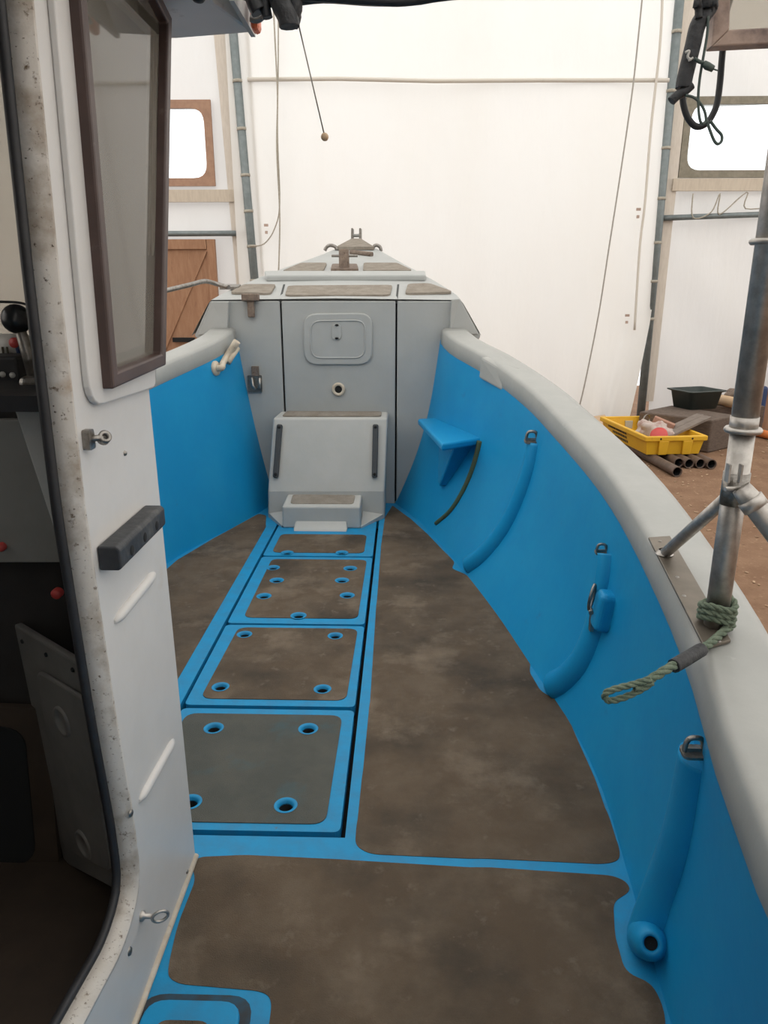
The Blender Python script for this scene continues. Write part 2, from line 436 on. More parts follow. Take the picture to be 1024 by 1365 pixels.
# seam battens
def seam(name, pts, r, m=ROPEW): return struct(MB().tube(pts, r, 6).build(name, m))
SEAM = mat('seam_webbing', (.62, .58, .52), .9)
seam('trim_1', [PY(TY - .22, x, y) for x, y in ((330, 106), (450, 105), (580, 108), (720, 107), (892, 107))], .028, SEAM)
struct(MB().box((-3.5, TY - .04, 2.92), (2.35, .05, .17)).build('trim_2', WOODT))
struct(MB().box((5.6, TY - .04, 3.05), (3.3, .05, .17)).build('trim_3', WOODT))
struct(MB().hexa([PY(TY - .05, *p) for p in ((285, 0), (303, 0), (303, -40), (285, -40))], [PY(TY, *p) for p in ((285, 0), (303, 0), (303, -40), (285, -40))]).build('trim_4', WOODT)) if False else None
def slat(name, a, b, w, m):
    a, b = Vector(a), Vector(b); d = (b - a).normalized(); s = d.cross(Vector((0, 1, 0))).normalized() * w / 2; t = Vector((0, .04, 0))
    return struct(MB().hexa([a - s, a + s, a + s + t, a - s + t], [b - s, b + s, b + s + t, b - s + t]).build(name, m))
slat('trim_4', PY(TY - .03, 291, 30), PY(TY - .03, 324, 400), .16, PALEB)
slat('trim_5', PY(TY - .03, 303, 30), PY(TY - .03, 333, 400), .035, CANVAS)
slat('trim_6', PY(TY - .03, 925, -40), PY(TY - .03, 864, 535), .17, PALEB)
slat('trim_7', PY(TY - .06, 916, -40), PY(TY - .06, 858, 450), .035, SEAM)
slat('trim_8', PY(TY - .16, 330, 40), PY(TY - .16, 352, 390), .05, SEAM)
seam('trim_9', smooth([PY(TY - .25, x, y) for x, y in ((884, -30), (880, 60), (868, 170), (860, 270), (853, 330), (846, 440))]), .018, SEAM)

# ------------------------------------------------------------------ boat numbers
BC = -.5
S_TAB = [(-2.5, .20), (-1.2, .42), (0, .53), (.8, .585), (1.3, .62), (1.73, .65), (2.13, .672), (2.5, .648), (2.9, .58), (3.5, .481), (4.19, .335), (5.04, .12), (5.5, -.055)]
SP_TAB = [(-2.5, -1.2), (-1.2, -1.5), (0, -1.62), (1.5, -1.72), (2.5, -1.68), (3.5, -1.53), (4.24, -1.405), (5.0, -1.13), (5.5, -.99)]
sheer = lambda y: .62 + .03 * max(y, -1) + .0145 * y * y
A_PX = [(600, 470), (645, 497), (700, 540), (740, 582), (790, 640), (830, 700), (880, 800), (920, 900), (960, 1040), (985, 1110), (1024, 1215)]
A_TAB = sorted([(p.y, p.x) for p in (onsurf(x, y, sheer) for x, y in A_PX)])
A_TAB = [(-2.5, .16), (-1.2, .38), (0, .51)] + A_TAB + [(5.6, .25)]
AP_TAB = [(-2.5, -1.35), (-1.2, -1.62), (0, -1.76), (1.5, -1.80), (2.5, -1.76), (3.5, -1.66), (4.33, -1.514), (5.2, -1.245), (5.6, -1.215)]
S = lambda y: interp(S_TAB, y)
SPt = lambda y: interp(SP_TAB, y)
A = lambda y: interp(A_TAB, y)
AP = lambda y: interp(AP_TAB, y)
YS = [-2.4 + i * 7.9 / 56 for i in range(57)]
BK = 5.5                                                 # bulkhead station

boat = thing('fishing_boat', 'grey and bright blue open fishing boat seen along its deck to the bow', 'boat', (BC, 1.5, GZ))

# deck sole: blue painted, with the long hatch well left open
HX0, HX1, HY0, HY1 = -.885, -.167, 1.857, 5.06
mb = MB(); ys = sorted(set([y for y in YS] + [HY0, HY1]))
for y0, y1 in zip(ys, ys[1:]):
    if y1 > BK + .01: continue
    def quad(xa0, xb0, xa1, xb1): mb.add([(xa0, y0, 0), (xb0, y0, 0), (xb1, y1, 0), (xa1, y1, 0)], [(0, 1, 2, 3)])
    if y0 >= HY0 - 1e-6 and y1 <= HY1 + 1e-6:
        quad(SPt(y0), HX0, SPt(y1), HX0); quad(HX1, S(y0), HX1, S(y1))
    else: quad(SPt(y0), S(y0), SPt(y1), S(y1))
e = .06                                                  # sides of the well
mb.add([(HX0, HY0, 0), (HX1, HY0, 0), (HX1, HY1, 0), (HX0, HY1, 0), (HX0, HY0, -e), (HX1, HY0, -e), (HX1, HY1, -e), (HX0, HY1, -e)],
       [(0, 1, 5, 4), (1, 2, 6, 5), (2, 3, 7, 6), (3, 0, 4, 7)])
mb.build('deck', BLUEDK, boat, fix=False)
MB().box(((HX0 + HX1) / 2, (HY0 + HY1) / 2, -.09), (HX1 - HX0 + .1, HY1 - HY0 + .1, .02)).build('hatch_well', DARK, boat)

# bulwarks (inner sides)
def bulwark(Sf, Af, sgn, bk=1.0):
    rows = []
    for y in YS + [5.55]:
        row = []; s, a, h = Sf(y), Af(y), sheer(y) + .015
        for k in range(13):
            t = k / 12
            z = h * t
            x = s + (a - s) * t + sgn * .075 * bk * math.sin(PI * min(1, t * 1.0)) * (1 - .35 * t) * min(1, max(.35, (y - 1) / 2.5))
            row.append((x, y, z))
        rows.append(row)
    return MB().grid(rows)
BW = bulwark(S, A, 1).build('bulwark', BLUE, boat)
BWP = bulwark(SPt, AP, -1, .3).build('bulwark', BLUE, boat)
TS, TP = bvh(BW), bvh(BWP)
# gunwale caps
def cap(Af, sgn, y1):
    rows = []
    for y in [v for v in YS if v < y1] + [y1]:
        a, z = Af(y), sheer(y)
        prof = [(.002, -.012), (-.004, -.004), (-.006, .042), (-.002, .084), (.007, .098), (.024, .106), (.152, .106), (.178, .098), (.19, .075), (.192, -.03), (.14, -.04), (.05, -.012)]
        rows.append([(a + sgn * px, y, z + pz) for px, pz in prof])
    mb = MB().grid(rows, closed=True)
    n = len(rows[0]); mb.f.append(list(range(n))); mb.sm.append(False)
    mb.f.append([len(mb.v) - n + i for i in range(n)]); mb.sm.append(False)
    return mb
GW = cap(A, 1, 5.46).build('gunwale', GREYL, boat)
cap(AP, -1, 5.46).build('gunwale', GREYL, boat)
TG = bvh(GW)
# stepped chock at the forward end of the starboard gunwale
p0 = Vector((A(4.72), 4.72, sheer(4.72))); p1 = Vector((A(4.42), 4.42, sheer(4.42)))
MB().hexa([p0 + Vector((-.034, 0, -.03)), p0 + Vector((.1, 0, -.03)), p1 + Vector((.1, 0, -.03)), p1 + Vector((-.012, 0, -.02))],
          [p0 + Vector((-.022, 0, .10)), p0 + Vector((.1, 0, .112)), p1 + Vector((.1, 0, .112)), p1 + Vector((.012, 0, .09))]).build('gunwale_chock', GREYL, boat, bevel=.012)
# outer hull
zf = lambda y: 1.514 + .165 * (y - 5.5)
D_S = [(5.5, .412), (5.68, .403), (6.47, .225), (7.2, .03), (8.23, -.236), (8.68, -.352), (9.27, -.53)]
D_P = [(5.5, -1.40), (5.68, -1.385), (6.2, -1.3), (7.0, -1.115), (7.94, -.86), (8.7, -.70), (9.27, -.57)]
rows = []
for y in YS + [6, 6.5, 7, 7.5, 8, 8.5, 9, 9.3]:
    if y <= 5.51: xs, zs, xp = A(y) + .18, sheer(y), AP(y) - .18
    else:
        t = min(1, (y - 5.5) / 3.8); xs = (A(5.5) + .18) * (1 - t) ** .8 + (-.53) * (1 - (1 - t) ** .8); xp = (AP(5.5) - .18) * (1 - t) ** .8 + (-.57) * (1 - (1 - t) ** .8); zs = zf(y) - .26 + .12 * t
    c = -.55; r = []
    for k in range(-8, 9):
        u = k / 8; w = abs(u); side = xs if u > 0 else xp
        prof = (1 - (1 - w) ** 2.2); zz = -.34 + (zs + .34) * (w ** 2.6)
        r.append((c + (side - c) * prof, y, zz))
    rows.append(r)
MB().grid(rows).build('hull', GREYL, boat)

# antislip panels on the sole
def patch(pts, z=.0, h=.0016, m=DECKP, r=.0, parent=boat, name='antislip_panel', n=5):
    P = [Vector((p.x, p.y, z)) for p in pts]
    if r: P = rounded(P, r, n)
    return MB().prism(P, (0, 0, h)).build(name, m, parent)
def wob(pts, a=.006):
    return [Vector((p.x + a * noise.noise(Vector((p.x * 9, p.y * 9, 1))), p.y + a * noise.noise(Vector((p.x * 9, p.y * 9, 5))), p.z)) for p in pts]
def zpoly(px): return [PZ(0, x, y) for x, y in px]
right = zpoly([(523, 674), (545, 690), (570, 712), (594, 737), (606, 750), (602, 758), (622, 766), (645, 785), (664, 812), (690, 856), (708, 885), (706, 898), (722, 922), (745, 935), (765, 975), (792, 1035), (810, 1085), (825, 1130), (826, 1147), (806, 1152), (640, 1145), (492, 1138), (475, 1126), (475, 1100), (483, 1030), (493, 940), (502, 805), (508, 730), (513, 690)])
patch(wob(rounded(right, .03)))
near = zpoly([(264, 1143), (330, 1140), (460, 1147), (640, 1157), (815, 1166), (836, 1174), (842, 1188), (815, 1203), (820, 1240), (833, 1297), (868, 1312), (884, 1345), (890, 1420), (355, 1420), (358, 1372), (362, 1330), (350, 1322), (240, 1313), (224, 1304), (223, 1290), (236, 1235), (262, 1172), (256, 1155)])
patch(wob(rounded(near, .03)))
left = [Vector((-.955, 4.9, 0)), Vector((-.955, 1.95, 0)), Vector((-1.52, 1.95, 0)), Vector((-1.60, 2.6, 0)), Vector((-1.50, 3.4, 0)), PZ(0, 226, 756), PZ(0, 236, 747), PZ(0, 290, 715), PZ(0, 345, 685), Vector((-1.0, 5.15, 0))]
patch(wob(rounded(left, .03)))

# ================================================================== deck hatches
def holes_cut(o, pts, r, z0=-.1, z1=.1):
    mb = MB()
    for p in pts: mb.lathe((p.x, p.y, 0), (0, 0, 1), [(0.0001, z0), (r, z0), (r, z1), (.0001, z1)], 20)
    c = mb.build('cutter', DARK)
    bm = bmesh.new(); bm.from_mesh(c.data); bmesh.ops.remove_doubles(bm, verts=bm.verts, dist=.0005); bmesh.ops.recalc_face_normals(bm, faces=bm.faces); bm.to_mesh(c.data); bm.free()
    cut(o, c)
def hatch(label, x0, x1, y0, y1, panel, pm, px_holes, r=.05, extra=()):
    root = thing('deck_hatch', label, 'hatch cover', ((x0 + x1) / 2, (y0 + y1) / 2, -.05), 'deck hatch covers along the centre line')
    pts = [PZ(.004, x, y) for x, y in px_holes] + list(extra)
    sl = MB().prism(rounded([(x0, y0, -.045), (x1, y0, -.045), (x1, y1, -.045), (x0, y1, -.045)], .025), (0, 0, .047)).build('cover', BLUEDK, root)
    holes_cut(sl, pts, r * .92)
    pa = patch([Vector(p) for p in panel], .001, .004, pm, .05, root)
    holes_cut(pa, pts, r * .92)
    for p in pts:
        MB().lathe((p.x, p.y, 0), (0, 0, 1), [(r, .0065), (r * .86, .0072), (r * .66, .003), (r * .58, -.008)], 24).build('finger_hole', BLUEDK, root)
        MB().lathe((p.x, p.y, 0), (0, 0, 1), [(r * .585, -.006), (r * .56, -.03), (.0005, -.04)], 24).build('hole_bore', DARK, root)  # closed cup, darkness inside the hole painted as near-black
    return root
hx0, hx1 = -.868, -.184
hatch('grey-brown hatch cover with wide blue rim, nearest the wheelhouse corner', hx0, hx1, 1.878, 2.560,
      [(-.84, 1.91, 0), (-.232, 1.91, 0), (-.228, 2.52, 0), (-.84, 2.52, 0)], DECKG, [(285, 971), (411, 972), (381, 1074)], .038, [Vector((-.68, 2.0, 0))])
hatch('brown hatch cover with four blue-ringed finger holes at its corners', hx0, hx1, 2.585, 3.318,
      [(-.815, 2.63, 0), (-.222, 2.63, 0), (-.214, 3.285, 0), (-.80, 3.285, 0)], DECKP, [(326, 846), (447, 848), (294, 916), (430, 919)], .037)
h1 = hatch('brown hatch cover with seven blue-ringed holes, second from the grey step box', hx0, hx1, 3.338, 4.285,
      [(-.80, 3.40, 0), (-.222, 3.40, 0), (-.216, 4.24, 0), (-.80, 4.24, 0)], DECKP, [(364, 757), (467, 758), (369, 774), (456, 774), (352, 795), (463, 794), (398, 821)], .041)
hatch('short tan hatch cover tucked against the foot of the grey step box', hx0, hx1, 4.305, 5.04,
      [(-.82, 4.36, 0), (-.24, 4.36, 0), (-.24, 4.72, 0), (-.82, 4.72, 0)], DECKP, [(383, 737), (456, 737)], .040)
# small hatch at the bottom of the view
q = [PZ(.0, *p) for p in ((188, 1372), (198, 1340), (325, 1343), (334, 1375))]
root = thing('deck_hatch', 'small blue hatch with brown centre beside the foot of the white wheelhouse', 'hatch cover', q[0], 'deck hatch covers along the centre line')
yb, yt = q[3].y - .22, q[1].y; xl, xr = q[1].x, q[2].x
MB().prism(rounded([(xl - .02, yb, 0), (xr + .022, yb, 0), (xr + .022, yt + .028, 0), (xl - .02, yt + .028, 0)], .06), (0, 0, .003)).build('gap_shade', GAPSHADE, root)  # flat sheet, the recess's shade put into its dark colour
MB().prism(rounded([(xl, yb, 0), (xr, yb, 0), (xr, yt, 0), (xl, yt, 0)], .05), (0, 0, .022)).build('cover', BLUEDK, root, bevel=.006)
patch([Vector((xl + .04, yb + .04, 0)), Vector((xr - .06, yb + .04, 0)), Vector((xr - .06, yt - .055, 0)), Vector((xl + .04, yt - .055, 0))], .022, .004, DECKP, .03, root)

# ================================================================== starboard bulwark fittings (parts of the boat)
def rib(px, r, foot=1.0, rt=1.0):
    P = [hit(TS, x, y) for x, y in px]
    pts = [p - n * r * .22 for p, n in P]
    pts = smooth(pts, 6); m = len(pts)
    R = [r * (rt + (foot - rt) * i / (m - 1)) for i in range(m)]
    pts += [pts[-1] + (pts[-1] - pts[-2]).normalized() * r * .5]; R += [r * foot * .6]
    MB().tube(pts, R, 20).build('hull_rib', BLUE, boat)
    return P[0]
def padeye(p, s, parent=boat, name='pad_eye', m=STEELD):
    T = lambda x, y, z: Vector(p) + Vector((x, y, z)) * s     # plate across the top of the rib, eye standing on it
    mb = MB().prism(rounded([T(-.55, -.4, -.06), T(.55, -.4, -.06), T(.55, .4, .1), T(-.55, .4, .1)], .3 * s), (0, 0, .12 * s))
    mb.tube(smooth([T(-.40, 0, .05), T(-.38, 0, .5), T(-.22, 0, .78), T(.22, 0, .78), T(.38, 0, .5), T(.40, 0, .05)], 4), .12 * s, 8)
    mb.box(T(0, 0, .2), (.62 * s, .16 * s, .24 * s))
    return mb.build(name, m, parent)
rib([(713, 590), (706, 625), (692, 665), (672, 705), (646, 737), (626, 752)], .068, .95, .8)
rib([(810, 738), (808, 760), (804, 785)], .048, 1, 1)
rib([(800, 815), (792, 845), (776, 880), (755, 903), (738, 913)], .066, .95, .9)
rib([(930, 1005), (921, 1060), (908, 1120), (888, 1180), (872, 1228), (866, 1250)], .060, 1.15, .9)
up = Vector((0, 0, 1))
for (x, y), s_ in (((713, 590), .07), ((808, 738), .045), ((936, 1006), .05)):
    p, n = hit(TS, x, y); padeye(p + n * .018, s_)
# block with a shackle at the middle rib
p, n = hit(TS, 812, 815); B = basis(n)
MB().box(p + n * .012, (.085, .15, .08), B).build('hull_block', BLUE, boat, bevel=.022, segs=4)
p2, n2 = hit(TS, 810, 800)
lk = [(0, .055), (.022, .03), (.024, -.015), (0, -.045), (-.024, -.015), (-.022, .03)]
pc = p2 + n2 * .06
sh = MB().tube(smooth([pc + B @ Vector((x * .8, y, x * .5)) for x, y in lk], 5, True), .006, 8, closed=True)
sh.tube([pc + B @ Vector((-.03, -.045, -.01)), pc + B @ Vector((.03, -.045, 0))], .009, 8)
sh.prism(rounded([pc + B @ Vector(v) for v in ((-.018, -.05, -.02), (.018, -.05, -.02), (.012, -.13, -.03), (-.012, -.13, -.03))], .006), n2 * .012)
sh.build('shackle', STEELD, boat)
# drain pipe mouth
p, n = hit(TS, 868, 1258); p = p - (p - EYE).normalized() * .115
d = Vector((-.22, -.74, .64)).normalized()
MB().lathe(p, d, [(.016, -.03), (.016, .0), (.021, .006), (.029, .0), (.040, -.02), (.050, -.10)], 22).build('drain_outlet', BLUE, boat)
MB().lathe(p - d * .012, d, [(.0005, 0), (.0165, 0)], 20).build('drain_bore', DARK, boat)
# shelf bracket
pr, nr = hit(TS, 640, 584); pl, nl = hit(TS, 611, 555)
zt = pr.z
c = [PZ(zt, 557, 558), PZ(zt, 612, 555), PZ(zt, 643, 582), PZ(zt, 589, 592)]
c[1] += Vector((.05, 0, 0)); c[2] += Vector((.05, 0, 0))
MB().prism([p - up * .045 for p in c], (0, 0, .045)).build('shelf', BLUE, boat, bevel=.014, segs=3)
top = [c[0].lerp(c[1], .35) + (c[3] - c[0]) * .18, c[1] + (c[3] - c[0]) * .18, c[1] + (c[3] - c[0]) * .8, c[0].lerp(c[1], .35) + (c[3] - c[0]) * .8]
top = [p - up * .04 for p in top]
pb, nb = hit(TS, 590, 645)
f = [pb + Vector((-.03, .06, 0)), pb + Vector((.1, .08, 0)), pb + Vector((.1, -.05, 0)), pb + Vector((-.03, -.06, 0))]
MB().hexa([f[3], f[2], f[1], f[0]], [top[3], top[2], top[1], top[0]]).build('shelf_bracket', BLUE, boat, bevel=.012)
# algae streak running down from the shelf
P = [hit(TS, x, y) for x, y in ((641, 588), (637, 605), (630, 628), (618, 655), (602, 680), (582, 698))]
pts = smooth([p + n * .002 for p, n in P], 5)
MB().tube(pts, [.022 - .006 * i / len(pts) for i in range(len(pts))], 8).build('algae_streak', STAIN, boat)
for o_ in [bpy.data.objects['algae_streak']]:
    o_['label'] = 'dark olive streak'

# ================================================================== forecastle (parts of the boat)
outl = [(-1.12, -.05), (.10, -.05), (.22, .40), (.38, .80), (.46, 1.10), (.50, 1.16), (.555, 1.262), (.412, 1.508), (-1.398, 1.508), (-1.53, 1.262), (-1.42, 1.15), (-1.36, 1.10), (-1.27, .80), (-1.18, .40)]
def clip(poly, x, keep):
    out = []
    for i in range(len(poly)):
        a, b = poly[i], poly[(i + 1) % len(poly)]
        ia, ib = (a[0] - x) * keep >= 0, (b[0] - x) * keep >= 0
        if ia: out.append(a)
        if ia != ib:
            t = (x - a[0]) / (b[0] - a[0]); out.append((x, a[1] + t * (b[1] - a[1])))
    return out
s1, s2 = -.889, -.055
for pl in (clip(outl, s1 - .006, -1), clip(clip(outl, s1 + .006, 1), s2 - .006, -1), clip(outl, s2 + .006, 1)):
    MB().prism([(x, BK, z) for x, z in pl], (0, .05, 0)).build('bulkhead_panel', GREY, boat, bevel=.009, segs=3)
MB().box((BC + .03, BK + .062, .745), (1.0, .012, 1.49)).build('bulkhead_backing', DARK, boat)
# angled corner facets where the forecastle meets the gunwales
for i_, o_ in ((((602, 399), (599, 447)), ((613, 398), (638, 446))), (((305, 402), (303, 443)), ((282, 402), (264, 447)))):
    a_, b_ = [PY(BK - .035, *q_) for q_ in i_]; c_, d_ = [PY(BK - .004, *q_) for q_ in o_]
    MB().hexa([b_, d_, d_ + Vector((0, .03, 0)), b_ + Vector((0, .05, 0))], [a_, c_, c_ + Vector((0, .03, 0)), a_ + Vector((0, .05, 0))]).build('corner_facet', GREY, boat, bevel=.006)
# foredeck shell
ysf = [5.5, 5.7, 6.0, 6.4, 6.8, 7.2, 7.6, 8.0, 8.4, 8.8, 9.1, 9.27]
rows = []
for y in ysf:
    xs, xp = interp(D_S, y), interp(D_P, y); t = (y - 5.5) / 3.77; lo = .15 * (1 - t * .8); dz = .25 - .1 * t; z = zf(y)
    rows.append([(xp - lo, y, z - dz), (xp - .012, y, z - .025), (xp + .012, y, z), ((xs + xp) / 2, y, z + .012 * (1 - t)), (xs - .012, y, z), (xs + .012, y, z - .025), (xs + lo, y, z - dz)])
mb = MB().grid(rows, smooth=False); mb.prism([Vector(p) + Vector((0, .075, 0)) for p in rows[0]], (0, .03, 0))
FD = mb.build('foredeck', GREY, boat)
mb = MB().prism([rows[-1][i] for i in range(7)], (0, .04, -.02)); mb.build('stem_head', GREY, boat)
def fpt(x, y, h=0): p = onsurf(x, y, zf); return Vector((p.x, p.y, p.z + h))
def fpatch(px, m=FOREP, h=.016, r=.05, name='antislip_panel'):
    P = rounded([fpt(x, y, .004) for x, y in px], r)
    return MB().prism(P, (0, 0, h)).build(name, m, boat)
fpatch([(384, 384), (523, 383), (520, 396.5), (380, 397)], r=.06)
fpatch([(326, 382), (368, 382), (361, 394.5), (306, 393)], r=.06)
fpatch([(544, 381.5), (572, 380.5), (605, 392.5), (540, 394.5)], r=.06)
fpatch([(402, 353), (436, 353), (431, 364), (376, 364)])
fpatch([(485, 353), (529, 353), (550, 363), (484, 363.5)])
# raised ridge across the foredeck
a, b = fpt(355, 375.5), fpt(568, 375); a2, b2 = fpt(353, 369), fpt(567, 369)
MB().hexa([a, b, b2, a2], [p + up * .05 for p in (a, b, b2, a2)]).build('breakwater_ridge', GREY, boat, bevel=.015, segs=3)
# seams of the foredeck: grooves carried by thin dark strips
GROOVE = mat('dark_joint', (.05, .055, .055), .9)
for q0, q1 in (((374, 399.5), (379, 380)), ((529, 399.5), (531, 380))):
    p0, p1 = fpt(*q0, .002), fpt(*q1, .002); d = Vector((.008, 0, 0))
    MB().prism([p0 - d, p0 + d, p1 + d, p1 - d], (0, 0, .004)).build('panel_joint', GROOVE, boat)
# samson post
c = fpt(459, 361); root_p = c
MB().prism(rounded([fpt(441, 363, 0), fpt(478, 363, 0), fpt(476, 356, 0), fpt(443, 356, 0)], .03), (0, 0, .03)).build('post_plate', RUST, boat)
ht = PY(c.y, 459, 332).z - c.z
MB().lathe(c, (0, 0, 1), [(.046, 0), (.046, ht - .01), (.04, ht), (.001, ht)], 20).build('samson_post', RUST, boat)
zc = PY(c.y, 459, 341).z
MB().tube([(c.x - .11, c.y, zc), (c.x + .12, c.y, zc)], .011, 8).build('post_pin', STEELD, boat)
# bow plate, dark bar, bow roller, fairleads
P = [fpt(452, 331, .01), fpt(494, 331, .01), fpt(481, 322, .01), fpt(469, 322, .01)]
MB().prism([fpt(448, 334, .008), fpt(499, 334, .008), fpt(481, 322.5, .008), fpt(469, 322.5, .008)], (0, 0, .03)).build('bow_plate', FOREP, boat)
a, b = fpt(468, 339, .02), fpt(496, 342, .02)
MB().tube([a, a.lerp(b, .8), b], .025, 8).build('deck_bar', RUST, boat)
tip = fpt(475, 321.5)
for xx in (469.5, 480.2):
    b = PY(tip.y, xx, 324); t = PY(tip.y, xx, 304)
    MB().prism(rounded([b + Vector((-.014, 0, 0)), b + Vector((.014, 0, 0)), t + Vector((.012, 0, 0)), t + Vector((-.012, 0, 0))], .01), (0, .14, 0)).build('roller_cheek', STEELD, boat)
a, b = PY(tip.y + .05, 469, 314), PY(tip.y + .05, 481, 314)
MB().lathe(a, b - a, [(.032, 0), (.018, .25 * (b - a).length), (.018, .75 * (b - a).length), (.032, (b - a).length)], 14).build('bow_roller', GREYL, boat)
for pts in (((433, 334), (436, 329), (441, 327), (447, 329), (449, 333)), ((496, 333), (499, 328), (503, 327), (507, 330), (508, 335))):
    base = fpt(pts[2][0], pts[0][1]); L = [PY(base.y, *q) for q in pts]
    MB().tube(smooth(L, 4), .018, 8).build('fairlead', STEELD, boat)
# port side rail stanchion beside the forecastle
base = PY(5.45, 305, 383)
P = [PY(4.9, 214, 389), PY(5.2, 252, 380), PY(5.4, 273, 375), PY(5.5, 290, 379), base]
MB().tube(smooth(P, 4), .016, 8).build('grab_rail', STEELD, boat)
a = fpt(306, 386, .0)
MB().prism(rounded([a + Vector(v) for v in ((-.07, -.05, 0), (.08, -.05, 0), (.08, .06, 0.02), (-.07, .06, .02))], .02), (0, 0, .02)).build('rail_foot', STEELD, boat)
# mouldings and fittings on the bulkhead face
def by(x, y, d=0): return PY(BK - d, x, y)
P = rounded([by(404.5, 418), by(497, 417), by(496, 486), by(406, 486)], .10)
MB().prism([p + Vector((0, .012, 0)) for p in P], (0, -.030, 0)).build('access_plate', GREY, boat, bevel=.009, segs=3)
P = rounded([by(414, 428, .018), by(487, 427, .018), by(486, 477, .018), by(415, 477, .018)], .07)
MB().tube(resample(P + [P[0]], .02), .006, 6, closed=True).build('plate_moulding', GREY, boat)
P = rounded([by(442.5, 432, .018), by(455, 432, .018), by(455, 453, .018), by(442.5, 453, .018)], .032)
MB().prism(P, (0, -.008, 0)).build('plate_latch', GREY, boat, bevel=.003)
for y0 in (433.5, 451):
    c = by(449, y0, .03)
    MB().sphere(c, (.014, .006, .008), 10).build('latch_screw', DARK, boat)
c = by(451.3, 519, .0)
MB().lathe(c, (0, -1, 0), [(.05, 0), (.048, .014), (.04, .018), (.028, .014), (.026, 0)], 26).build('vent_ring', CREAM, boat)
MB().lathe(c + Vector((0, -.003, 0)), (0, -1, 0), [(.0005, .004), (.028, .002)], 20).build('vent_hole', DARK, boat)
# latch plate left of the panel seam
P = [by(330, 500), by(349, 500), by(350, 523), by(331, 523)]
MB().prism(rounded(P, .01), (0, -.012, 0)).build('latch_plate', STEELD, boat)
mb = MB(); a = by(340, 493, .02); mb.box(a + Vector((0, .005, -.01)), (.05, .03, .07)); mb.build('latch_tongue', RUST, boat)
mb = MB().tube([by(336, 503, .02), by(337, 514, .035), by(341, 519, .03)], .010, 8); mb.tube([by(346, 504, .02), by(346, 518, .03)], .011, 8); mb.build('latch_catch', STEEL, boat)
# rusty fitting on the top corner
a = by(335, 402, .0)
mb = MB().box(a + Vector((0, -.02, .03)), (.12, .07, .05)); mb.box(a + Vector((0, -.02, -.05)), (.05, .03, .12)); mb.build('corner_bracket', RUST, boat, bevel=.008)
# cream pipe elbow on the port side
p, n = hit(TP, 287, 491)
P = smooth([p, p + n * .05, PY(p.y + .05, 297, 484), PY(p.y + .15, 303, 475), PY(5.2, 316, 455)], 4)
m_ = len(P)
MB().tube(P, [.022] * (m_ - 6) + [.026] * 6, 14).build('vent_pipe', CREAM, boat)
MB().lathe(p, n, [(.05, 0), (.05, .01), (.03, .018), (.022, .02)], 18).build('pipe_flange', CREAM, boat)
MB().tube([PY(5.15, 304, 484), PY(5.2, 311, 473), PY(5.25, 317, 464)], .018, 12).build('vent_pipe', CREAM, boat)

# ================================================================== companion step box
st = thing('step_box', 'pale grey moulded step box with two charcoal grab bars against the bulkhead', 'steps', (-.55, 5.0, 0))
yb, ymid = 5.10, 5.27
bl, br = PY(yb, 357, 687), PY(yb, 513, 687); ml, mr = PY(yb, 357, 655), PY(yb, 513, 655)
tl, tr = PY(ymid, 364, 557), PY(ymid, 517, 557)
z0 = .0
bl.z = br.z = z0
back = BK - .004
bt = tl.z + .012
mb = MB()
v = [bl, br, ml, mr, tl, tr, Vector((tl.x + .02, back, bt)), Vector((tr.x, back, bt)), Vector((bl.x, back, z0)), Vector((br.x, back, z0)), Vector((ml.x, back, ml.z)), Vector((mr.x, back, mr.z))]
mb.add(v, [(0, 1, 3, 2), (2, 3, 5, 4), (4, 5, 7, 6), (0, 2, 10, 8), (2, 4, 6, 10), (1, 9, 11, 3), (3, 11, 7, 5), (8, 10, 11, 9), (10, 6, 7, 11), (0, 8, 9, 1)])
mb.build('step_body', STEPG, st, bevel=.016, segs=3)
P = rounded([tl + Vector((.06, .03, .003)), tr + Vector((-.05, .03, .003)), Vector((tr.x - .05, back - .03, bt + .001)), Vector((tl.x + .07, back - .03, bt + .001))], .03)
MB().prism(P, (0, 0, .006)).build('antislip_panel', FOREP, st)
# projecting tread
sf = 4.86
fl, fr = PY(sf, 376, 675), PY(sf, 480, 675.5); gl, gr = Vector((fl.x, yb + .05, fl.z + .02)), Vector((fr.x, yb + .05, fl.z + .02))
fb_l, fb_r = Vector((fl.x - .005, sf, 0)), Vector((fr.x + .005, sf, 0))
MB().hexa([fb_l, fb_r, Vector((fr.x, yb + .05, 0)), Vector((fl.x, yb + .05, 0))], [fl, fr, gr, gl]).build('tread', STEPG, st, bevel=.014, segs=3)
MB().prism(rounded([fl + Vector((.05, .05, .001)), fr + Vector((-.05, .05, .001)), gr + Vector((-.045, -.08, .001)), gl + Vector((.045, -.08, .001))], .03), (0, 0, .006)).build('antislip_panel', FOREP, st)
tf = 4.80
a, b = PY(tf, 391, 705), PY(tf, 463, 705)
MB().hexa([(a.x, tf - .015, 0), (b.x, tf - .015, 0), (b.x, sf + .02, 0), (a.x, sf + .02, 0)], [(a.x + .01, tf, a.z), (b.x - .01, tf, a.z), (b.x - .01, sf + .02, a.z + .05), (a.x + .01, sf + .02, a.z + .05)]).build('toe_block', STEPG, st, bevel=.008)
# side wedges beside the tread
for xa, xb in ((bl.x, fb_l.x), (br.x, fb_r.x)):
    MB().add([(xa, yb + .02, 0), (xb, yb + .02, 0), (xb, sf + .0, 0), (xa, yb + .02, .035), (xb, yb + .02, .06), (xb, sf, .015)],
             [(0, 1, 2), (3, 5, 4), (0, 2, 5, 3), (1, 4, 5, 2), (0, 3, 4, 1)]).build('side_wedge', STEPG, st)
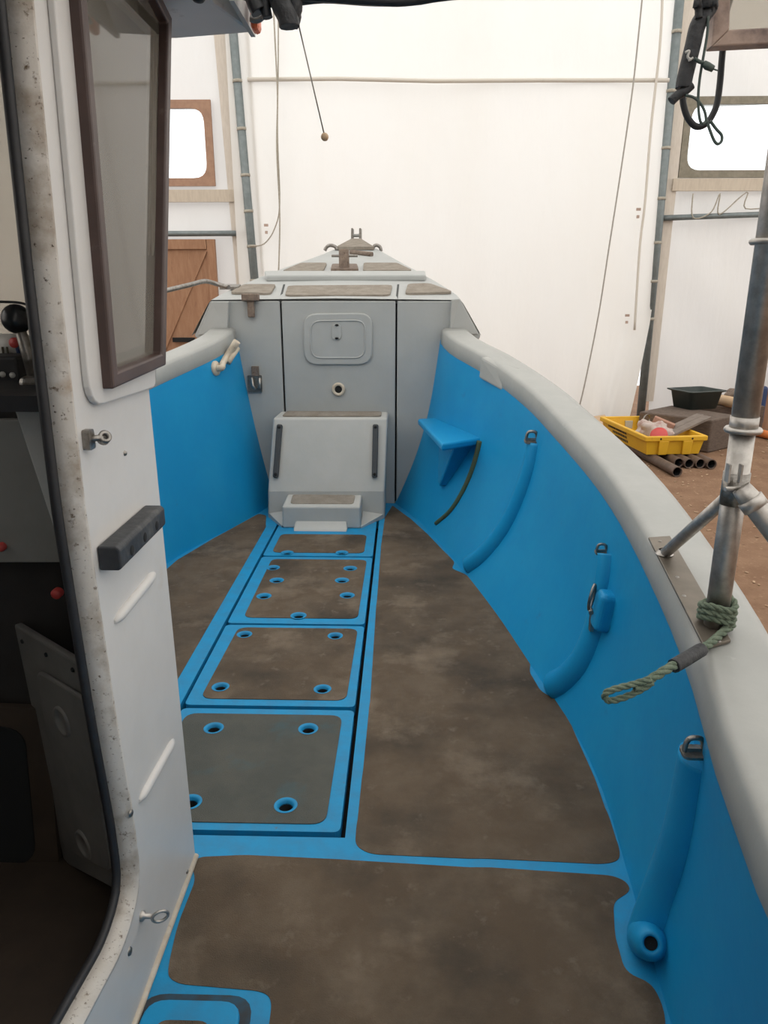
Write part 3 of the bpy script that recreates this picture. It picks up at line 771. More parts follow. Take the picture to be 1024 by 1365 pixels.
# grab bars lie on the sloping face
fn = (mr - ml).cross(tl - ml).normalized()
if fn.y > 0: fn = -fn
def onface(x, y):
    d = ray(x, y); return EYE + d * ((ml - EYE).dot(fn) / d.dot(fn))
for (x0, y0), (x1, y1) in (((373.5, 566), (368, 637)), ((501, 566), (499.5, 637))):
    a, b = onface(x0, y0), onface(x1, y1); d = (b - a).normalized(); s = d.cross(fn).normalized() * .02
    gb = MB().prism(rounded([a - s, a + s, b + s, b - s], .015), fn * .03).build('grab_bar', HANDLE, st, bevel=.008, segs=3)
    for t in (.06, .94):
        MB().lathe(a.lerp(b, t) + fn * .03, fn, [(.011, 0), (.011, .003), (.0005, .003)], 12).build('bolt', DARK, gb)

# ================================================================== wheelhouse
WX = -.6; WT = .05
wh = thing('wheelhouse', 'white wheelhouse with open doorway and brown-framed window, filling the left edge', 'wheelhouse', (-1.1, .5, 0))
def yz(x, pts): return [Vector((x, y, z)) for y, z in pts]
side = yz(WX, [(-1.6, 0), (1.765, 0), (1.735, 1.40), (2.06, 2.24), (2.06, 2.32), (-1.6, 2.32)])
wall = MB().prism(side, (-WT, 0, 0)).build('side_wall', WHITE, wh)
# doorway
JP = [(46, 0), (67, 245), (85, 440), (100, 540), (115, 690), (132, 800), (155, 950), (178, 1090)]
edge = [PX(WX, *p) for p in JP]
ye = lambda z: 1.372 - .004 * (z - .4) 
dpts = [(1.362, 2.16), (1.328, 1.62), (1.318, 1.2), (1.342, .75), (1.37, .46), (1.372, .32), (1.34, .26), (1.24, .228), (1.0, .27), (.4, .28), (-.7, .28), (-.8, .38), (-.8, 2.06), (-.7, 2.16)]
dsm = [Vector((WX, y, z)) for y, z in dpts]
dsm = rounded(dsm, .05)
cut(wall, MB().prism([p + Vector((.3, 0, 0)) for p in dsm], (-.6, 0, 0)).build('cutter', WHITE))
# window opening
wpx = [(107, 8), (152, 506), (216, 476), (220, 28)]
WXO = WX + .03
wo = [Vector((WX, PX(WXO, 112, -60).y, 2.17)), Vector((WX, PX(WXO, 155, 505).y, PX(WXO, 155, 505).z)), Vector((WX, PX(WXO, 214, 478).y, PX(WXO, 214, 478).z)), Vector((WX, 1.98, 2.17))]
cut(wall, MB().prism([p + Vector((.3, 0, 0)) for p in wo], (-.6, 0, 0)).build('cutter', WHITE))
wb = wall.modifiers.new('bevel', 'BEVEL'); wb.width = .008; wb.segments = 2; wb.limit_method = 'ANGLE'; wb.angle_limit = math.radians(50)
# door jamb lining (dirty flange) and rubber seal
n_ = len(dsm)
cen = sum(dsm, Vector()) / n_
def inset(P, d):
    out = []
    for i in range(len(P)):
        a, b, c = P[i - 1], P[i], P[(i + 1) % len(P)]
        t = (c - a).normalized(); nn = Vector((0, -t.z, t.y))
        if (cen - b).dot(nn) < 0: nn = -nn
        out.append(b + nn * d)
    return out
outer = [p + Vector((.002, 0, 0)) for p in inset(dsm, -.004)]; lip = [p + Vector((.002, 0, 0)) for p in inset(dsm, .004)]; inn = [p + Vector((-.036, 0, 0)) for p in inset(dsm, .016)]
inn2 = [p + Vector((-.046, 0, 0)) for p in inset(dsm, -.004)]; outer0 = [p + Vector((-.002, 0, 0)) for p in inset(dsm, -.006)]
rows = [[r[i] for r in (outer0, outer, lip, inn, inn2)] for i in range(n_)]; rows.append(rows[0])
MB().grid(rows).build('door_jamb', JAMB, wh)
MB().tube([p + Vector((-.043, 0, 0)) for p in resample(inset(dsm, .018) + [inset(dsm, .018)[0]], .04)], .010, 8, closed=True).build('door_seal', BLACK, wh)
# cream sealant along the foot of the wall
MB().tube([(WX + .002, y_, .006) for y_ in (1.765, 1.2, .6, -1.5)], .009, 8).build('sealant_bead', CREAM, wh)
# raised surround of the window
sur = [Vector((WX, 1.42, 2.2)), Vector((WX, PX(WX, 112, 544).y, PX(WX, 112, 544).z)), Vector((WX, 1.745, PX(WX, 200, 516).z)), Vector((WX, 2.045, 2.2))]
so = MB().prism(rounded(sur, [0, .06, .02, 0]), (.014, 0, 0)).build('window_surround', WHITE, wh)
cut(so, MB().prism([p + Vector((.3, 0, 0)) for p in wo], (-.6, 0, 0)).build('cutter', WHITE))
b_ = so.modifiers.new('bevel', 'BEVEL'); b_.width = .014; b_.segments = 3; b_.limit_method = 'ANGLE'; b_.angle_limit = math.radians(40)
# framed side window
FX = WX + .036
fo = [PX(FX, 105, -40), PX(FX, 152, 519), PX(FX, 222, 487), PX(FX, 230, 24), PX(FX, 190, -4)]
fo[0].z = max(fo[0].z, 2.06); fo[4].y = fo[3].y - .13; fo[4].z = fo[3].z + .035
fo = [fo[0], fo[1], fo[2], fo[3], fo[4], Vector((FX, fo[0].y + .03, fo[0].z + .06))]
def shrink(P, d):
    c0 = sum(P, Vector()) / len(P); m = len(P); out = []
    for i in range(m):
        a, b, c = P[i - 1], P[i], P[(i + 1) % m]
        def nrm(u, v):
            t = (v - u).normalized(); nn = Vector((0, -t.z, t.y)); return nn if (c0 - u).dot(nn) > 0 else -nn
        n1, n2 = nrm(a, b), nrm(b, c); k = 1 + n1.dot(n2)
        out.append(b + (n1 + n2) * (d / k))
    return out
win = MB().prism(fo, (-.034, 0, 0)).build('window_frame', FRAME, wh)
cut(win, MB().prism([p + Vector((.1, 0, 0)) for p in shrink(fo, .030)], (-.4, 0, 0)).build('cutter', FRAME))
b_ = win.modifiers.new('bevel', 'BEVEL'); b_.width = .005; b_.segments = 2; b_.limit_method = 'ANGLE'; b_.angle_limit = math.radians(40)
MB().prism([p + Vector((-.022, 0, 0)) for p in shrink(fo, .024)], (-.005, 0, 0)).build('window_pane', HAZED, win)
# front wall (lower), raked front with windows, port side, back, floor, roof
WL = -1.62
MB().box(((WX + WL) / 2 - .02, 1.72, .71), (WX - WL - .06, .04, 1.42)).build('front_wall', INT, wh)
def raked(x0, x1, t0, t1, m=WHITE, name='front_post'):
    a = Vector((0, 1.715, 1.40)); b = Vector((0, 2.03, 2.24)); p, q = a.lerp(b, t0), a.lerp(b, t1); d = Vector((0, .035, -.012))
    MB().hexa([(x0, p.y, p.z), (x1, p.y, p.z), (x1, p.y + d.y, p.z + d.z), (x0, p.y + d.y, p.z + d.z)], [(x0, q.y, q.z), (x1, q.y, q.z), (x1, q.y + d.y, q.z + d.z), (x0, q.y + d.y, q.z + d.z)]).build(name, m, wh)
raked(WX - .09, WX - .005, 0, 1); raked(-1.14, -1.07, 0, 1); raked(WL, WL + .08, 0, 1)
raked(WL, WX - .005, 0, .07, name='front_sill'); raked(WL, WX - .005, .93, 1, name='front_header')
raked(WL + .08, -1.14, .07, .93, HAZEL, 'front_pane'); raked(-1.07, WX - .09, .07, .93, HAZEL, 'front_pane')
ps = MB().prism(yz(WL, [(-1.6, 0), (1.74, 0), (1.71, 1.40), (2.03, 2.24), (2.03, 2.3), (-1.6, 2.3)]), (-.04, 0, 0)).build('port_wall', INTG, wh)
cut(ps, MB().prism(rounded([Vector((WL + .2, .9, 1.42)), Vector((WL + .2, 1.58, 1.42)), Vector((WL + .2, 1.84, 2.1)), Vector((WL + .2, .9, 2.1))], .08), (-.5, 0, 0)).build('cutter', WHITE))
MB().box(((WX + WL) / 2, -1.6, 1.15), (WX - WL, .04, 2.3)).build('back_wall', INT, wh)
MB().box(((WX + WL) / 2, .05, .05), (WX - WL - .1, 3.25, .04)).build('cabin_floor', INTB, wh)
# roof with overhang
ROOF = mat('roof_underside_gelcoat', (.60, .60, .585), .55, (.66, .65, .63), 3, spots=[((.2, .19, .17), 7, .6, .75)])
rl = [(-.40, 2.23), (-.455, 2.02), (-.47, 1.4), (-.47, -1.7), (-1.75, -1.7), (-1.75, 2.27), (-.62, 2.275)]
MB().prism([(x, y, 2.245) for x, y in rl], (0, 0, .15)).build('roof', ROOF, wh, bevel=.008)
p = PZ(2.245, 338, 34)
q_ = PY(2.13, 341, 27)
MB().box((q_.x, 2.13, q_.z + .01), (.022, .05, .075)).build('side_light', ORL, wh, bevel=.012)
MB().box((-.405, 2.10, 2.30), (.012, .26, .13)).build('light_board', GREY, wh)
# rubbing block with bolt recesses
na, nb_, fa = PX(WX, 128, 729), PX(WX, 132, 761), PX(WX, 193, 673)
hB_ = na.z - nb_.z; dB_ = .046
P0 = [Vector((WX + dx, na.y, na.z - dz)) for dx, dz in ((.001, hB_), (dB_ - .006, hB_), (dB_, hB_ - .006), (dB_, .007), (dB_ - .007, 0), (.001, 0))]
dv = Vector((0, fa.y - na.y, fa.z - na.z))
blk = MB().prism(P0, dv).build('rubbing_block', BLACKD, wh, bevel=.004)
for t in (.22, .5, .78):
    q = Vector((WX + dB_ + .0005, na.y, na.z - hB_ * .58)) + dv * t
    MB().lathe(q, (1, 0, 0), [(.0005, .0005), (.010, .0005), (.011, 0)], 14).build('bolt_recess', DARK, blk)
# pressed swages
for (x0, y0), (x1, y1) in (((152, 829), (207, 762)), ((185, 1068), (232, 984))):
    a, b = PX(WX, x0, y0), PX(WX, x1, y1); L = resample([a, b], .02)
    m_ = len(L); rr = [.013 * min(1, .35 + .5 * min(i, m_ - 1 - i)) for i in range(m_)]
    MB().tube(L, rr, 16).build('pressed_swage', WHITE, wh)
# screw heads, eye bolt, latch
for x, y, r in ((174, 1084, .009), (172.5, 1268, .010), (166, 604, .006), (249, 1162, .006), (206, 1292, .005)):
    p = PX(WX, x, y); MB().lathe(p, (1, 0, 0), [(r, 0), (r * .8, .004), (.0005, .005)], 10).build('screw_head', STEELD, wh)
p = PX(WX, 188, 1221)
mb = MB().lathe(p, (1, 0, 0), [(.012, 0), (.012, .006), (.006, .01), (.006, .03)], 12)
cc = p + Vector((.045, .0, .0)); mb.tube([cc + Vector((.016 * math.cos(t), .008 * math.cos(t), .014 * math.sin(t))) for t in [2 * PI * i / 18 for i in range(18)]], .0038, 8, closed=True)
mb.build('eye_bolt', STEEL, wh)
p = PX(WX, 113, 585)
mb = MB().prism(rounded([p + Vector((0, a_, b_)) for a_, b_ in ((-.014, -.02), (.014, -.02), (.012, .018), (-.012, .018))], .006), (.014, 0, 0))
q = p + Vector((.028, .022, -.002))
mb.tube([p + Vector((.01, 0, 0)), p + Vector((.02, .008, 0)), q], .006, 10)
mb.lathe(q, (.6, -.6, .5), [(.0055, -.008), (.0125, -.008), (.0125, .008), (.0055, .008), (.0055, -.008)], 16)
mb.build('door_catch', STEELD, wh)

# ---------------------------------------------------------------- things inside the wheelhouse
CY_ = 1.68
def cy(x, y, Y=CY_): return PY(Y, x, y)
a, b = cy(-60, 515, 1.45), cy(82, 526, 1.45)
o = MB().hexa([(a.x, 1.36, b.z - .02), (-.66, 1.36, b.z - .02), (-.66, 1.695, b.z), (a.x, 1.695, b.z)], [(a.x, 1.36, b.z + .01), (-.66, 1.36, b.z + .01), (-.66, 1.695, b.z + .03), (a.x, 1.695, b.z + .03)]).build('dash_shelf', BLACK)
tag(o, 'black dash shelf under the wheelhouse front window', 'shelf')
dz = b.z + .01
# throttle lever
kp = PY(1.5, 22, 425)
tl_ = thing('throttle_lever', 'black ball-topped throttle lever just inside the wheelhouse doorway', 'lever', (kp.x, 1.5, dz))
MB().sphere(kp, .029, 20).build('knob', KNOB, tl_)
e1 = PY(1.5, 47, 500)
MB().tube([kp, PY(1.5, 35, 465), e1], [.010, .012, .016], 12).build('shaft', STEELD, tl_)
MB().box((e1.x - .0, 1.53, (e1.z + dz) / 2 - .01), (.05, .12, max(.04, abs(e1.z - dz) + .02))).build('lever_base', STEELD, tl_, bevel=.012)
# instrument box
a, b = PY(1.52, -30, 478), PY(1.52, 27, 515)
ib = thing('instrument_box', 'black instrument box on the dash with small round dials', 'instrument', ((a.x + b.x) / 2, 1.55, dz))
MB().box(((a.x + b.x) / 2, 1.57, (a.z + dz) / 2 + .004), (b.x - a.x, .10, a.z - dz)).build('box_body', BLACK, ib, bevel=.006)
for x, y in ((4, 499), (17, 500)):
    MB().lathe(PY(1.519, x, y), (0, -1, 0), [(.006, 0), (.006, .003), (.0005, .003)], 12).build('dial', INTW, ib)
# labelled can
a, b = PY(1.60, -12, 448), PY(1.60, 29, 478)
cn = thing('spray_can', 'white can with red disc and blue band lying behind the throttle lever', 'can', ((a.x + b.x) / 2, 1.62, a.z - .03))
r_ = (a.z - b.z) / 2 * 1.15
MB().tube([(a.x, 1.63, (a.z + b.z) / 2), (b.x, 1.63, (a.z + b.z) / 2)], r_, 20).build('can_body', LABELW, cn)
MB().lathe((PY(1.6, 18, 457).x, 1.63 - r_ - .0, PY(1.6, 18, 457).z), (0, -1, 0), [(.011, -.006), (.011, .002), (.0005, .002)], 16).build('red_disc', REDM, cn)
MB().tube([(b.x - .012, 1.63, (a.z + b.z) / 2), (b.x - .004, 1.63, (a.z + b.z) / 2)], r_ * 1.03, 20).build('blue_band', BLUEP, cn)
MB().box((a.x + .02, 1.63 - r_ - .0005, (a.z + b.z) / 2 - .01), (.004, .002, .022)).build('label_stroke', STENCIL, cn)
MB().box((a.x + .03, 1.63 - r_ - .0005, (a.z + b.z) / 2 - .01), (.004, .002, .022)).build('label_stroke', STENCIL, cn)
# pale control box with sloped left side
P = [PY(1.42, 12, 527), PY(1.42, 60, 527), PY(1.42, 84, 710), PY(1.42, 72, 708)]
o = MB().prism(P, (0, .16, 0)).build('control_box', INTW, bevel=.005); tag(o, 'pale grey wedge-shaped control box hanging under the dash', 'box')
# lower shelf unit
P = [PY(1.66, -60, 560), PY(1.66, 120, 560), PY(1.66, 120, 750), PY(1.66, -60, 750)]
o = MB().prism(P, (0, .03, 0)).build('lining_panel', INTG, bevel=.003); tag(o, 'grey lining panel on the cabin front below the dash', 'panel')
for (x, y), nm, lb, k_ in (((2, 729), 'red_button', 'small red round button at the lower edge of the grey lining', .5), ((76, 791), 'red_button', 'dull red round button in the dark below the lining', .6)):
    o = MB().lathe(PY(1.655, x, y), (0, -1, 0), [(.022 * k_, -.01), (.022 * k_, .006), (.014 * k_, .012), (.0005, .012)], 16).build(nm, REDM); tag(o, lb, 'button')
# engine locker: pale moulded panel with two raised discs, plywood front with dark opening
lk_ = thing('engine_locker', 'pale moulded locker panel low inside the dark wheelhouse', 'locker', (-.95, 1.5, .07))
A0, A1 = PY(1.68, 18, 832), PY(1.42, 118, 893); B1, B0 = PY(1.42, 160, 1190), PY(1.68, 85, 1150)
nrm_ = (A1 - A0).cross(B0 - A0).normalized()
if nrm_.y > 0: nrm_ = -nrm_
MB().prism([A0, A1, B1, B0], -nrm_ * .02).build('locker_panel', INTL, lk_, bevel=.006)
mid = [A0.lerp(A1, .28).lerp(B0.lerp(B1, .28), .12), A0.lerp(A1, .98).lerp(B0.lerp(B1, .98), .12), A0.lerp(A1, .98).lerp(B0.lerp(B1, .98), .9), A0.lerp(A1, .28).lerp(B0.lerp(B1, .28), .9)]
MB().prism(rounded(mid, .05), nrm_ * .012).build('raised_field', INTL, lk_, bevel=.006)
for u, w in ((.6, .28), (.6, .82)):
    c = A0.lerp(A1, u).lerp(B0.lerp(B1, u), w) + nrm_ * .012
    MB().lathe(c, nrm_, [(.04, 0), (.038, .006), (.03, .006), (.028, .002), (.0005, .002)], 20).build('pressed_disc', INTL, lk_)
for u, w in ((.1, .05), (.45, .045), (.8, .04)):
    MB().lathe(A0.lerp(A1, u).lerp(B0.lerp(B1, u), w), nrm_, [(.006, 0), (.005, .004), (.0005, .004)], 8).build('screw_head', DARK, lk_)
P = [PY(1.66, -60, 940), PY(1.66, 60, 945), PY(1.66, 80, 1170), PY(1.66, -60, 1180)]
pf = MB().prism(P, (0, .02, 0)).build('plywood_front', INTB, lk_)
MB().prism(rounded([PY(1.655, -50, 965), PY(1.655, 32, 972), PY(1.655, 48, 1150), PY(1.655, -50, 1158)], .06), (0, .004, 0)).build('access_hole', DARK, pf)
# thin cable across the window
o = MB().tube(smooth([PY(1.69, -20, 402), PY(1.69, 10, 402.5), PY(1.69, 28, 404), PY(1.69, 44, 409)], 4), .003, 6).build('wire', CABLE); tag(o, 'thin black wire across the pale front window above the lever', 'wire')

# ================================================================== gantry post on the gunwale
gs = lambda y: sheer(y) + .107
bp_ = onsurf(953, 838, gs); bx, byy, bz = bp_
gp = thing('gantry_post', 'vertical stainless tube post bolted to the starboard gunwale', 'post', bp_)
P = [onsurf(*q, gs) for q in ((864, 720), (893, 718), (974, 858), (939, 868))]
MB().prism([p + up * .002 for p in P], (0, 0, .008)).build('base_plate', PLATE, gp, bevel=.002)
for x, y in ((880, 722), (903, 770), (912, 795), (958, 855)):
    MB().lathe(onsurf(x, y, lambda yy: gs(yy) + .010), (0, 0, 1), [(.006, 0), (.005, .003), (.0005, .004)], 10).build('screw_head', STEELD, gp)
ztop = 2.5
zc = PY(byy, 989, 573).z
MB().tube([(bx, byy, bz), (bx, byy, zc)], .0265, 24).build('lower_tube', STEEL, gp)
MB().tube([(bx, byy, zc), (bx, byy, zc + .03)], .030, 24).build('sleeve', STEEL, gp)
MB().tube([(bx, byy, zc + .03), (bx, byy, ztop)], .0285, 24).build('upper_tube', STEEL, gp)
for zz in (zc, PY(byy, 1018, 322).z):
    MB().lathe((bx, byy, zz), (0, 0, 1), [(.028, -.006), (.037, -.006), (.040, -.002), (.040, .002), (.037, .006), (.028, .006)], 28).build('collar', STEEL, gp)
MB().tube([(bx, byy, 2.49), (-.52, byy, 2.49)], .024, 20).build('cross_beam', STEEL, gp)
MB().lathe((-.5, byy, 2.39), (0, 0, 1), [(.06, 0), (.06, .012), (.03, .02), (.026, .11)], 20).build('beam_foot', STEEL, gp)
zb_ = PY(byy, 975, 655).z
foot = onsurf(886, 738, lambda yy: gs(yy) + .012)
MB().tube([foot, Vector((bx, byy, zb_)).lerp(foot, .05)], [.016, .016], 16).build('diagonal_brace', STEEL, gp)
MB().lathe(foot, (0, 0, 1), [(.026, 0), (.022, .006), (.017, .012)], 16).build('brace_foot', STEEL, gp)
MB().tube([(bx, byy, zb_ - .03), (bx, byy, zb_ + .045)], .029, 24).build('clamp_band', STEELD, gp)
# clevis joint and outboard stay
j0 = PY(byy - .05, 988, 650); j1 = PY(byy - .11, 1060, 745)
cl = PY(byy - .04, 981, 632)
for s_ in (-.013, .013):
    MB().hexa([cl + Vector((s_ - .002, -.0, -.02)), cl + Vector((s_ + .002, 0, -.02)), cl + Vector((s_ + .002, .02, -.02)), cl + Vector((s_ - .002, .02, -.02))],
              [cl + Vector((s_ - .002, -.0, .02)), cl + Vector((s_ + .002, 0, .02)), cl + Vector((s_ + .002, .02, .02)), cl + Vector((s_ - .002, .02, .02))]).build('clevis_cheek', STEEL, gp)
pl_ = PY(byy - .05, 967, 652); MB().tube([pl_, PY(byy - .04, 986, 650)], .005, 8).build('clevis_pin', STEEL, gp)
dj = (j1 - j0).normalized()
MB().tube([j0, j0 + dj * .03, j1 + dj * .8], [.02, .024, .024], 20).build('outboard_stay', STEEL, gp)
MB().tube([j0 + dj * .03, j0 + dj * .055], .028, 20).build('stay_collar', STEEL, gp)
# dark stay stub beyond the gunwale at lower right
a, b = PX(.87, 1000, 938), PX(1.05, 1050, 862)
o = MB().tube([a - (b - a) * .35, b + (b - a) * 5], .022, 16).build('stay_tube', STEELD); tag(o, 'dark tube end outboard of the gunwale at the lower right edge', 'tube')

# rope lashed round the foot of the post with an eye splice hanging inboard
P = []
for i in range(85):
    t = i / 84; a = 2 * PI * 3.4 * t - 1.2
    P.append(Vector((bx + .037 * math.cos(a), byy + .037 * math.sin(a), bz + .022 + .05 * t + .006 * math.sin(a * 2))))
ln = thing('mooring_rope', 'green laid rope wound round the post foot, its eye hanging inboard', 'rope', bp_)
MB().rope(P, .0085).build('lashing', ROPEG, ln)
tail = [P[0]] + [PY(Y, x, y) for x, y, Y in ((941, 862, 1.53), (915, 878, 1.46), (893, 890, 1.42), (868, 905, 1.40), (845, 918, 1.39))]
MB().rope(smooth(tail, 6), .010).build('tail', ROPEG, ln)
MB().tube(smooth([PY(1.515, 935, 866), PY(1.46, 915, 878), PY(1.43, 898, 888)], 5), .0155, 10).build('whipping', TAPE, ln)
eye = [PY(1.39, x, y) for x, y in ((868, 905), (845, 912), (822, 918), (809, 923), (806, 929), (812, 934), (828, 931), (850, 922), (872, 908))]
MB().rope(smooth(eye, 6), .0075).build('eye_splice', ROPEG, ln)

# ================================================================== overhead cables
o = MB()
def cab(px, Y, r, n=5, pre=(), post=()): o.tube(smooth([Vector(v) for v in pre] + [PY(Y, x, y) for x, y in px] + [Vector(v) for v in post], n), r, 10)
ob = thing('cable_bundle', 'thick black taped cable bundle slung across the top of the view', 'cable', PY(2.0, 470, 2))
o = MB(); cab([(290, -36), (335, -10), (372, -4), (430, -10), (500, -6), (560, -8), (640, -24), (720, -16), (760, -20), (860, -46)], 2.0, .022, post=[(bx - .02, byy + .05, 2.46)]); o.build('main_run', TAPE, ob)
o = MB(); cab([(330, -20), (380, -8), (440, -3), (500, 1), (540, 2), (600, -6), (700, -14), (730, -9), (780, -24), (880, -40)], 1.97, .010, post=[(bx - .03, byy + .05, 2.44)]); o.build('cable_strand', CABLE, ob)
o = MB()
cab([(372, -6), (376, 8), (384, 24), (386, 36)], 1.96, .024); cab([(366, -4), (378, 10), (392, 18), (388, 34)], 1.98, .017); cab([(392, -4), (394, 12), (386, 26)], 1.97, .016)
o.build('taped_knot', TAPE, ob)
o = MB(); cab([(338, -4), (341, 6), (346, 16)], 1.98, .02); cab([(352, -4), (354, 10), (357, 24)], 1.98, .012)
o.build('cable_end', CABLE, ob)
o = MB(); cab([(334, 24), (342, 26), (349, 22), (352, 14), (350, 2)], 2.1, .009)
ho = o.build('hook', STEELD, ob)
wp = thing('pull_wand', 'thin straight wand with small ball tip hanging from the cable knot', 'wand', PY(1.97, 433, 182))
MB().tube([PY(1.97, 397, 28), PY(1.97, 432, 178)], .0017, 6).build('rod', STEELD, wp)
MB().sphere(PY(1.97, 433, 182.5), .0095, 14).build('ball_tip', TAN, wp)
o = MB().sphere((-.455, 1.86, 2.225), (.022, .03, .03), 12).build('dome_fitting', BLACK); tag(o, 'small dark oval fitting under the wheelhouse roof overhang', 'fitting')

# hanging cable tangle at upper right
hc = thing('hanging_cable', 'black taped cable and thin green wire loops hanging at upper right', 'cable', PY(1.55, 930, 195))
HY = 1.55
o = MB(); cab([(946, -20), (941, 14), (930, 35), (924, 60), (919, 80), (913, 105), (911, 118)], HY, .0145, pre=[(.62, byy - .02, 2.46)])
o.build('taped_trunk', TAPE, hc)
o = MB(); cab([(955, -20), (949, 8), (938, 22)], HY, .012, pre=[(.66, byy - .02, 2.46)]); o.build('cable_branch', TAPE, hc)
o = MB(); cab([(935, -20), (932, 8), (932, 25)], HY - .01, .007, pre=[(.60, byy - .02, 2.46)]); o.build('cable_branch', TAPE, hc)
o = MB(); cab([(922, 113), (912, 122), (902, 128), (895, 135)], HY - .005, .0085); o.build('cable_branch', TAPE, hc)
o = MB(); cab([(910, 122), (911, 138), (916, 155), (924, 166), (932, 169), (941, 165), (949, 155), (956, 138), (960, 110), (962, 85), (964, 60), (964, 30)], 1.70, .0064, post=[(.70, byy + .03, 2.46)])
o.build('cable_loop', CABLE, hc)
o = MB(); cab([(944, 22), (943, 45), (938, 75), (933, 105), (931, 130), (932, 152), (935, 164), (941, 163), (940, 150), (934, 138), (925, 130), (914, 127)], HY - .012, .0024)
cab([(942, 160), (946, 172), (952, 187), (957, 192), (962, 188), (962, 180), (955, 172), (947, 161)], HY - .012, .0026)
o.build('thin_wire', CABLEG, hc)
o = MB(); cab([(926, 78), (932, 82), (938, 84)], HY - .02, .0032); o.tube([PY(HY - .02, 938, 84), PY(HY - .02, 943, 88), PY(HY - .02, 951, 92)], [.005, .0068, .0055], 10); o.tube([PY(HY - .02, 951, 92), PY(HY - .02, 957, 94)], .0012, 6)
o.build('wire_stub', CABLEG, hc)
o = MB(); cab([(914, 70), (919, 68), (917, 76), (922, 80)], HY - .018, .0022); cab([(918, 81), (924, 77)], HY - .018, .002)
o.build('cable_tie', LABELW, hc)
# framed clear panel at the top right corner
FY = 1.62
fp = thing('framed_panel', 'brown wooden frame with hazy clear sheet hanging at the top right corner', 'window', PY(FY, 1000, 62))
OUT = [PY(FY, 949, 62), PY(FY, 1090, 55), PY(FY, 1085, -60), PY(FY, 958, -60)]; INN = [PY(FY, 973, 39), PY(FY, 1075, 34), PY(FY, 1072, -50), PY(FY, 976, -50)]
for i, nm in ((0, 'bottom_bar'), (1, 'side_bar'), (2, 'top_bar'), (3, 'side_bar')):
    j = (i + 1) % 4
    MB().prism([OUT[i], OUT[j], INN[j], INN[i]], (0, .035, 0)).build(nm, FRAMEO, fp, bevel=.003)
for k_ in (.2, .8):
    h_ = OUT[3].lerp(OUT[2], k_) + Vector((0, .015, -.01))
    MB().tube([h_, Vector((h_.x, byy, 2.47))], .006, 8).build('hanger', STEELD, fp)
MB().prism([p + Vector((0, .015, 0)) for p in INN], (0, .004, 0)).build('clear_sheet', HAZEL, fp)

# ================================================================== tent poles, rails, ropes, far door
def pole(name, a, b, r, label, m=GALV, collars=()):
    t = thing(name, label, 'pole', b)
    a, b = Vector(a), Vector(b)
    MB().tube([a, b], r, 14).build('tube', m, t)
    for f_ in collars:
        c = a.lerp(b, f_); d = (b - a).normalized() * .02
        MB().tube([c - d, c + d], r * 1.12, 12).build('tie', ROPEW, t)
    return t
pa, pb_ = PY(TY - .15, 304, -40), PY(TY - .15, 342, 400)
pb2 = pa + (pb_ - pa) * ((GZ - pa.z) / (pb_.z - pa.z))
pole('tent_pole', pa, pb2, .065, 'dark grey tent pole left of the white curtain, behind the wheelhouse window', collars=(.22, .32, .42, .5, .58, .66))
pa, pb_ = PY(TY - .1, 910, -40), PY(TY - .1, 862, 470)
pb2 = pa + (pb_ - pa) * ((GZ - pa.z) / (pb_.z - pa.z))
pole('tent_pole', pa, pb2, .065, 'grey-green tent pole right of the white curtain, beside the hanging cable', collars=(.12, .24, .36, .47, .57, .66, .75))
pole('tent_rail', PY(TY - .08, 876, 291), PY(TY - .08, 1120, 282), .04, 'horizontal grey rail below the right-hand tent window')
pole('tent_rail', PY(TY - .08, 120, 312), PY(TY - .08, 331, 311), .04, 'horizontal dark rail above the brown plywood door')
def line(px, Y, r, label, m=ROPEW, name='rope', n=5):
    o = MB().tube(smooth([PY(Y, x, y) for x, y in px], n), r, 6).build(name, m); return tag(o, label, 'rope')
line([(364, 0), (367, 60), (370, 130), (369, 200), (373, 290), (371, 375)], TY - .3, .012, 'pale hanging line down the curtain left of the wand, the straighter one')
line([(371, -10), (371, 80), (370, 180), (373, 270), (366, 305), (352, 325), (335, 328)], TY - .28, .010, 'pale hanging line left of the wand whose foot loops back to the pole')
GREYL2 = mat('grey_line', (.36, .34, .31), .9)
line([(857, -10), (850, 60), (842, 130), (826, 240), (812, 330), (798, 420), (780, 510), (769, 556)], TY - .5, .011, 'thin grey line slanting down the right half of the curtain', GREYL2)
line([(924, 258), (924, 290), (948, 283), (960, 258), (959, 286), (996, 256), (994, 278), (1040, 274)], TY - .12, .010, 'pale lacing looped between the batten and the right rail')
# small rope ties on the curtain
for (x, y), lb in (((851, 284), 'small brown toggle on the curtain edge beside the right pole, upper one'), ((836, 425), 'small brown toggle on the curtain edge beside the right pole, lower one'), ((355, 305), 'small brown toggle on the curtain just right of the left pole')):
    c = PY(TY - .32, x, y)
    o = MB().box(c + Vector((0, 0, .05)), (.06, .03, .035)).box(c - Vector((0, 0, .05)), (.035, .03, .04)).build('toggle', FRAMEO); tag(o, lb, 'toggle')
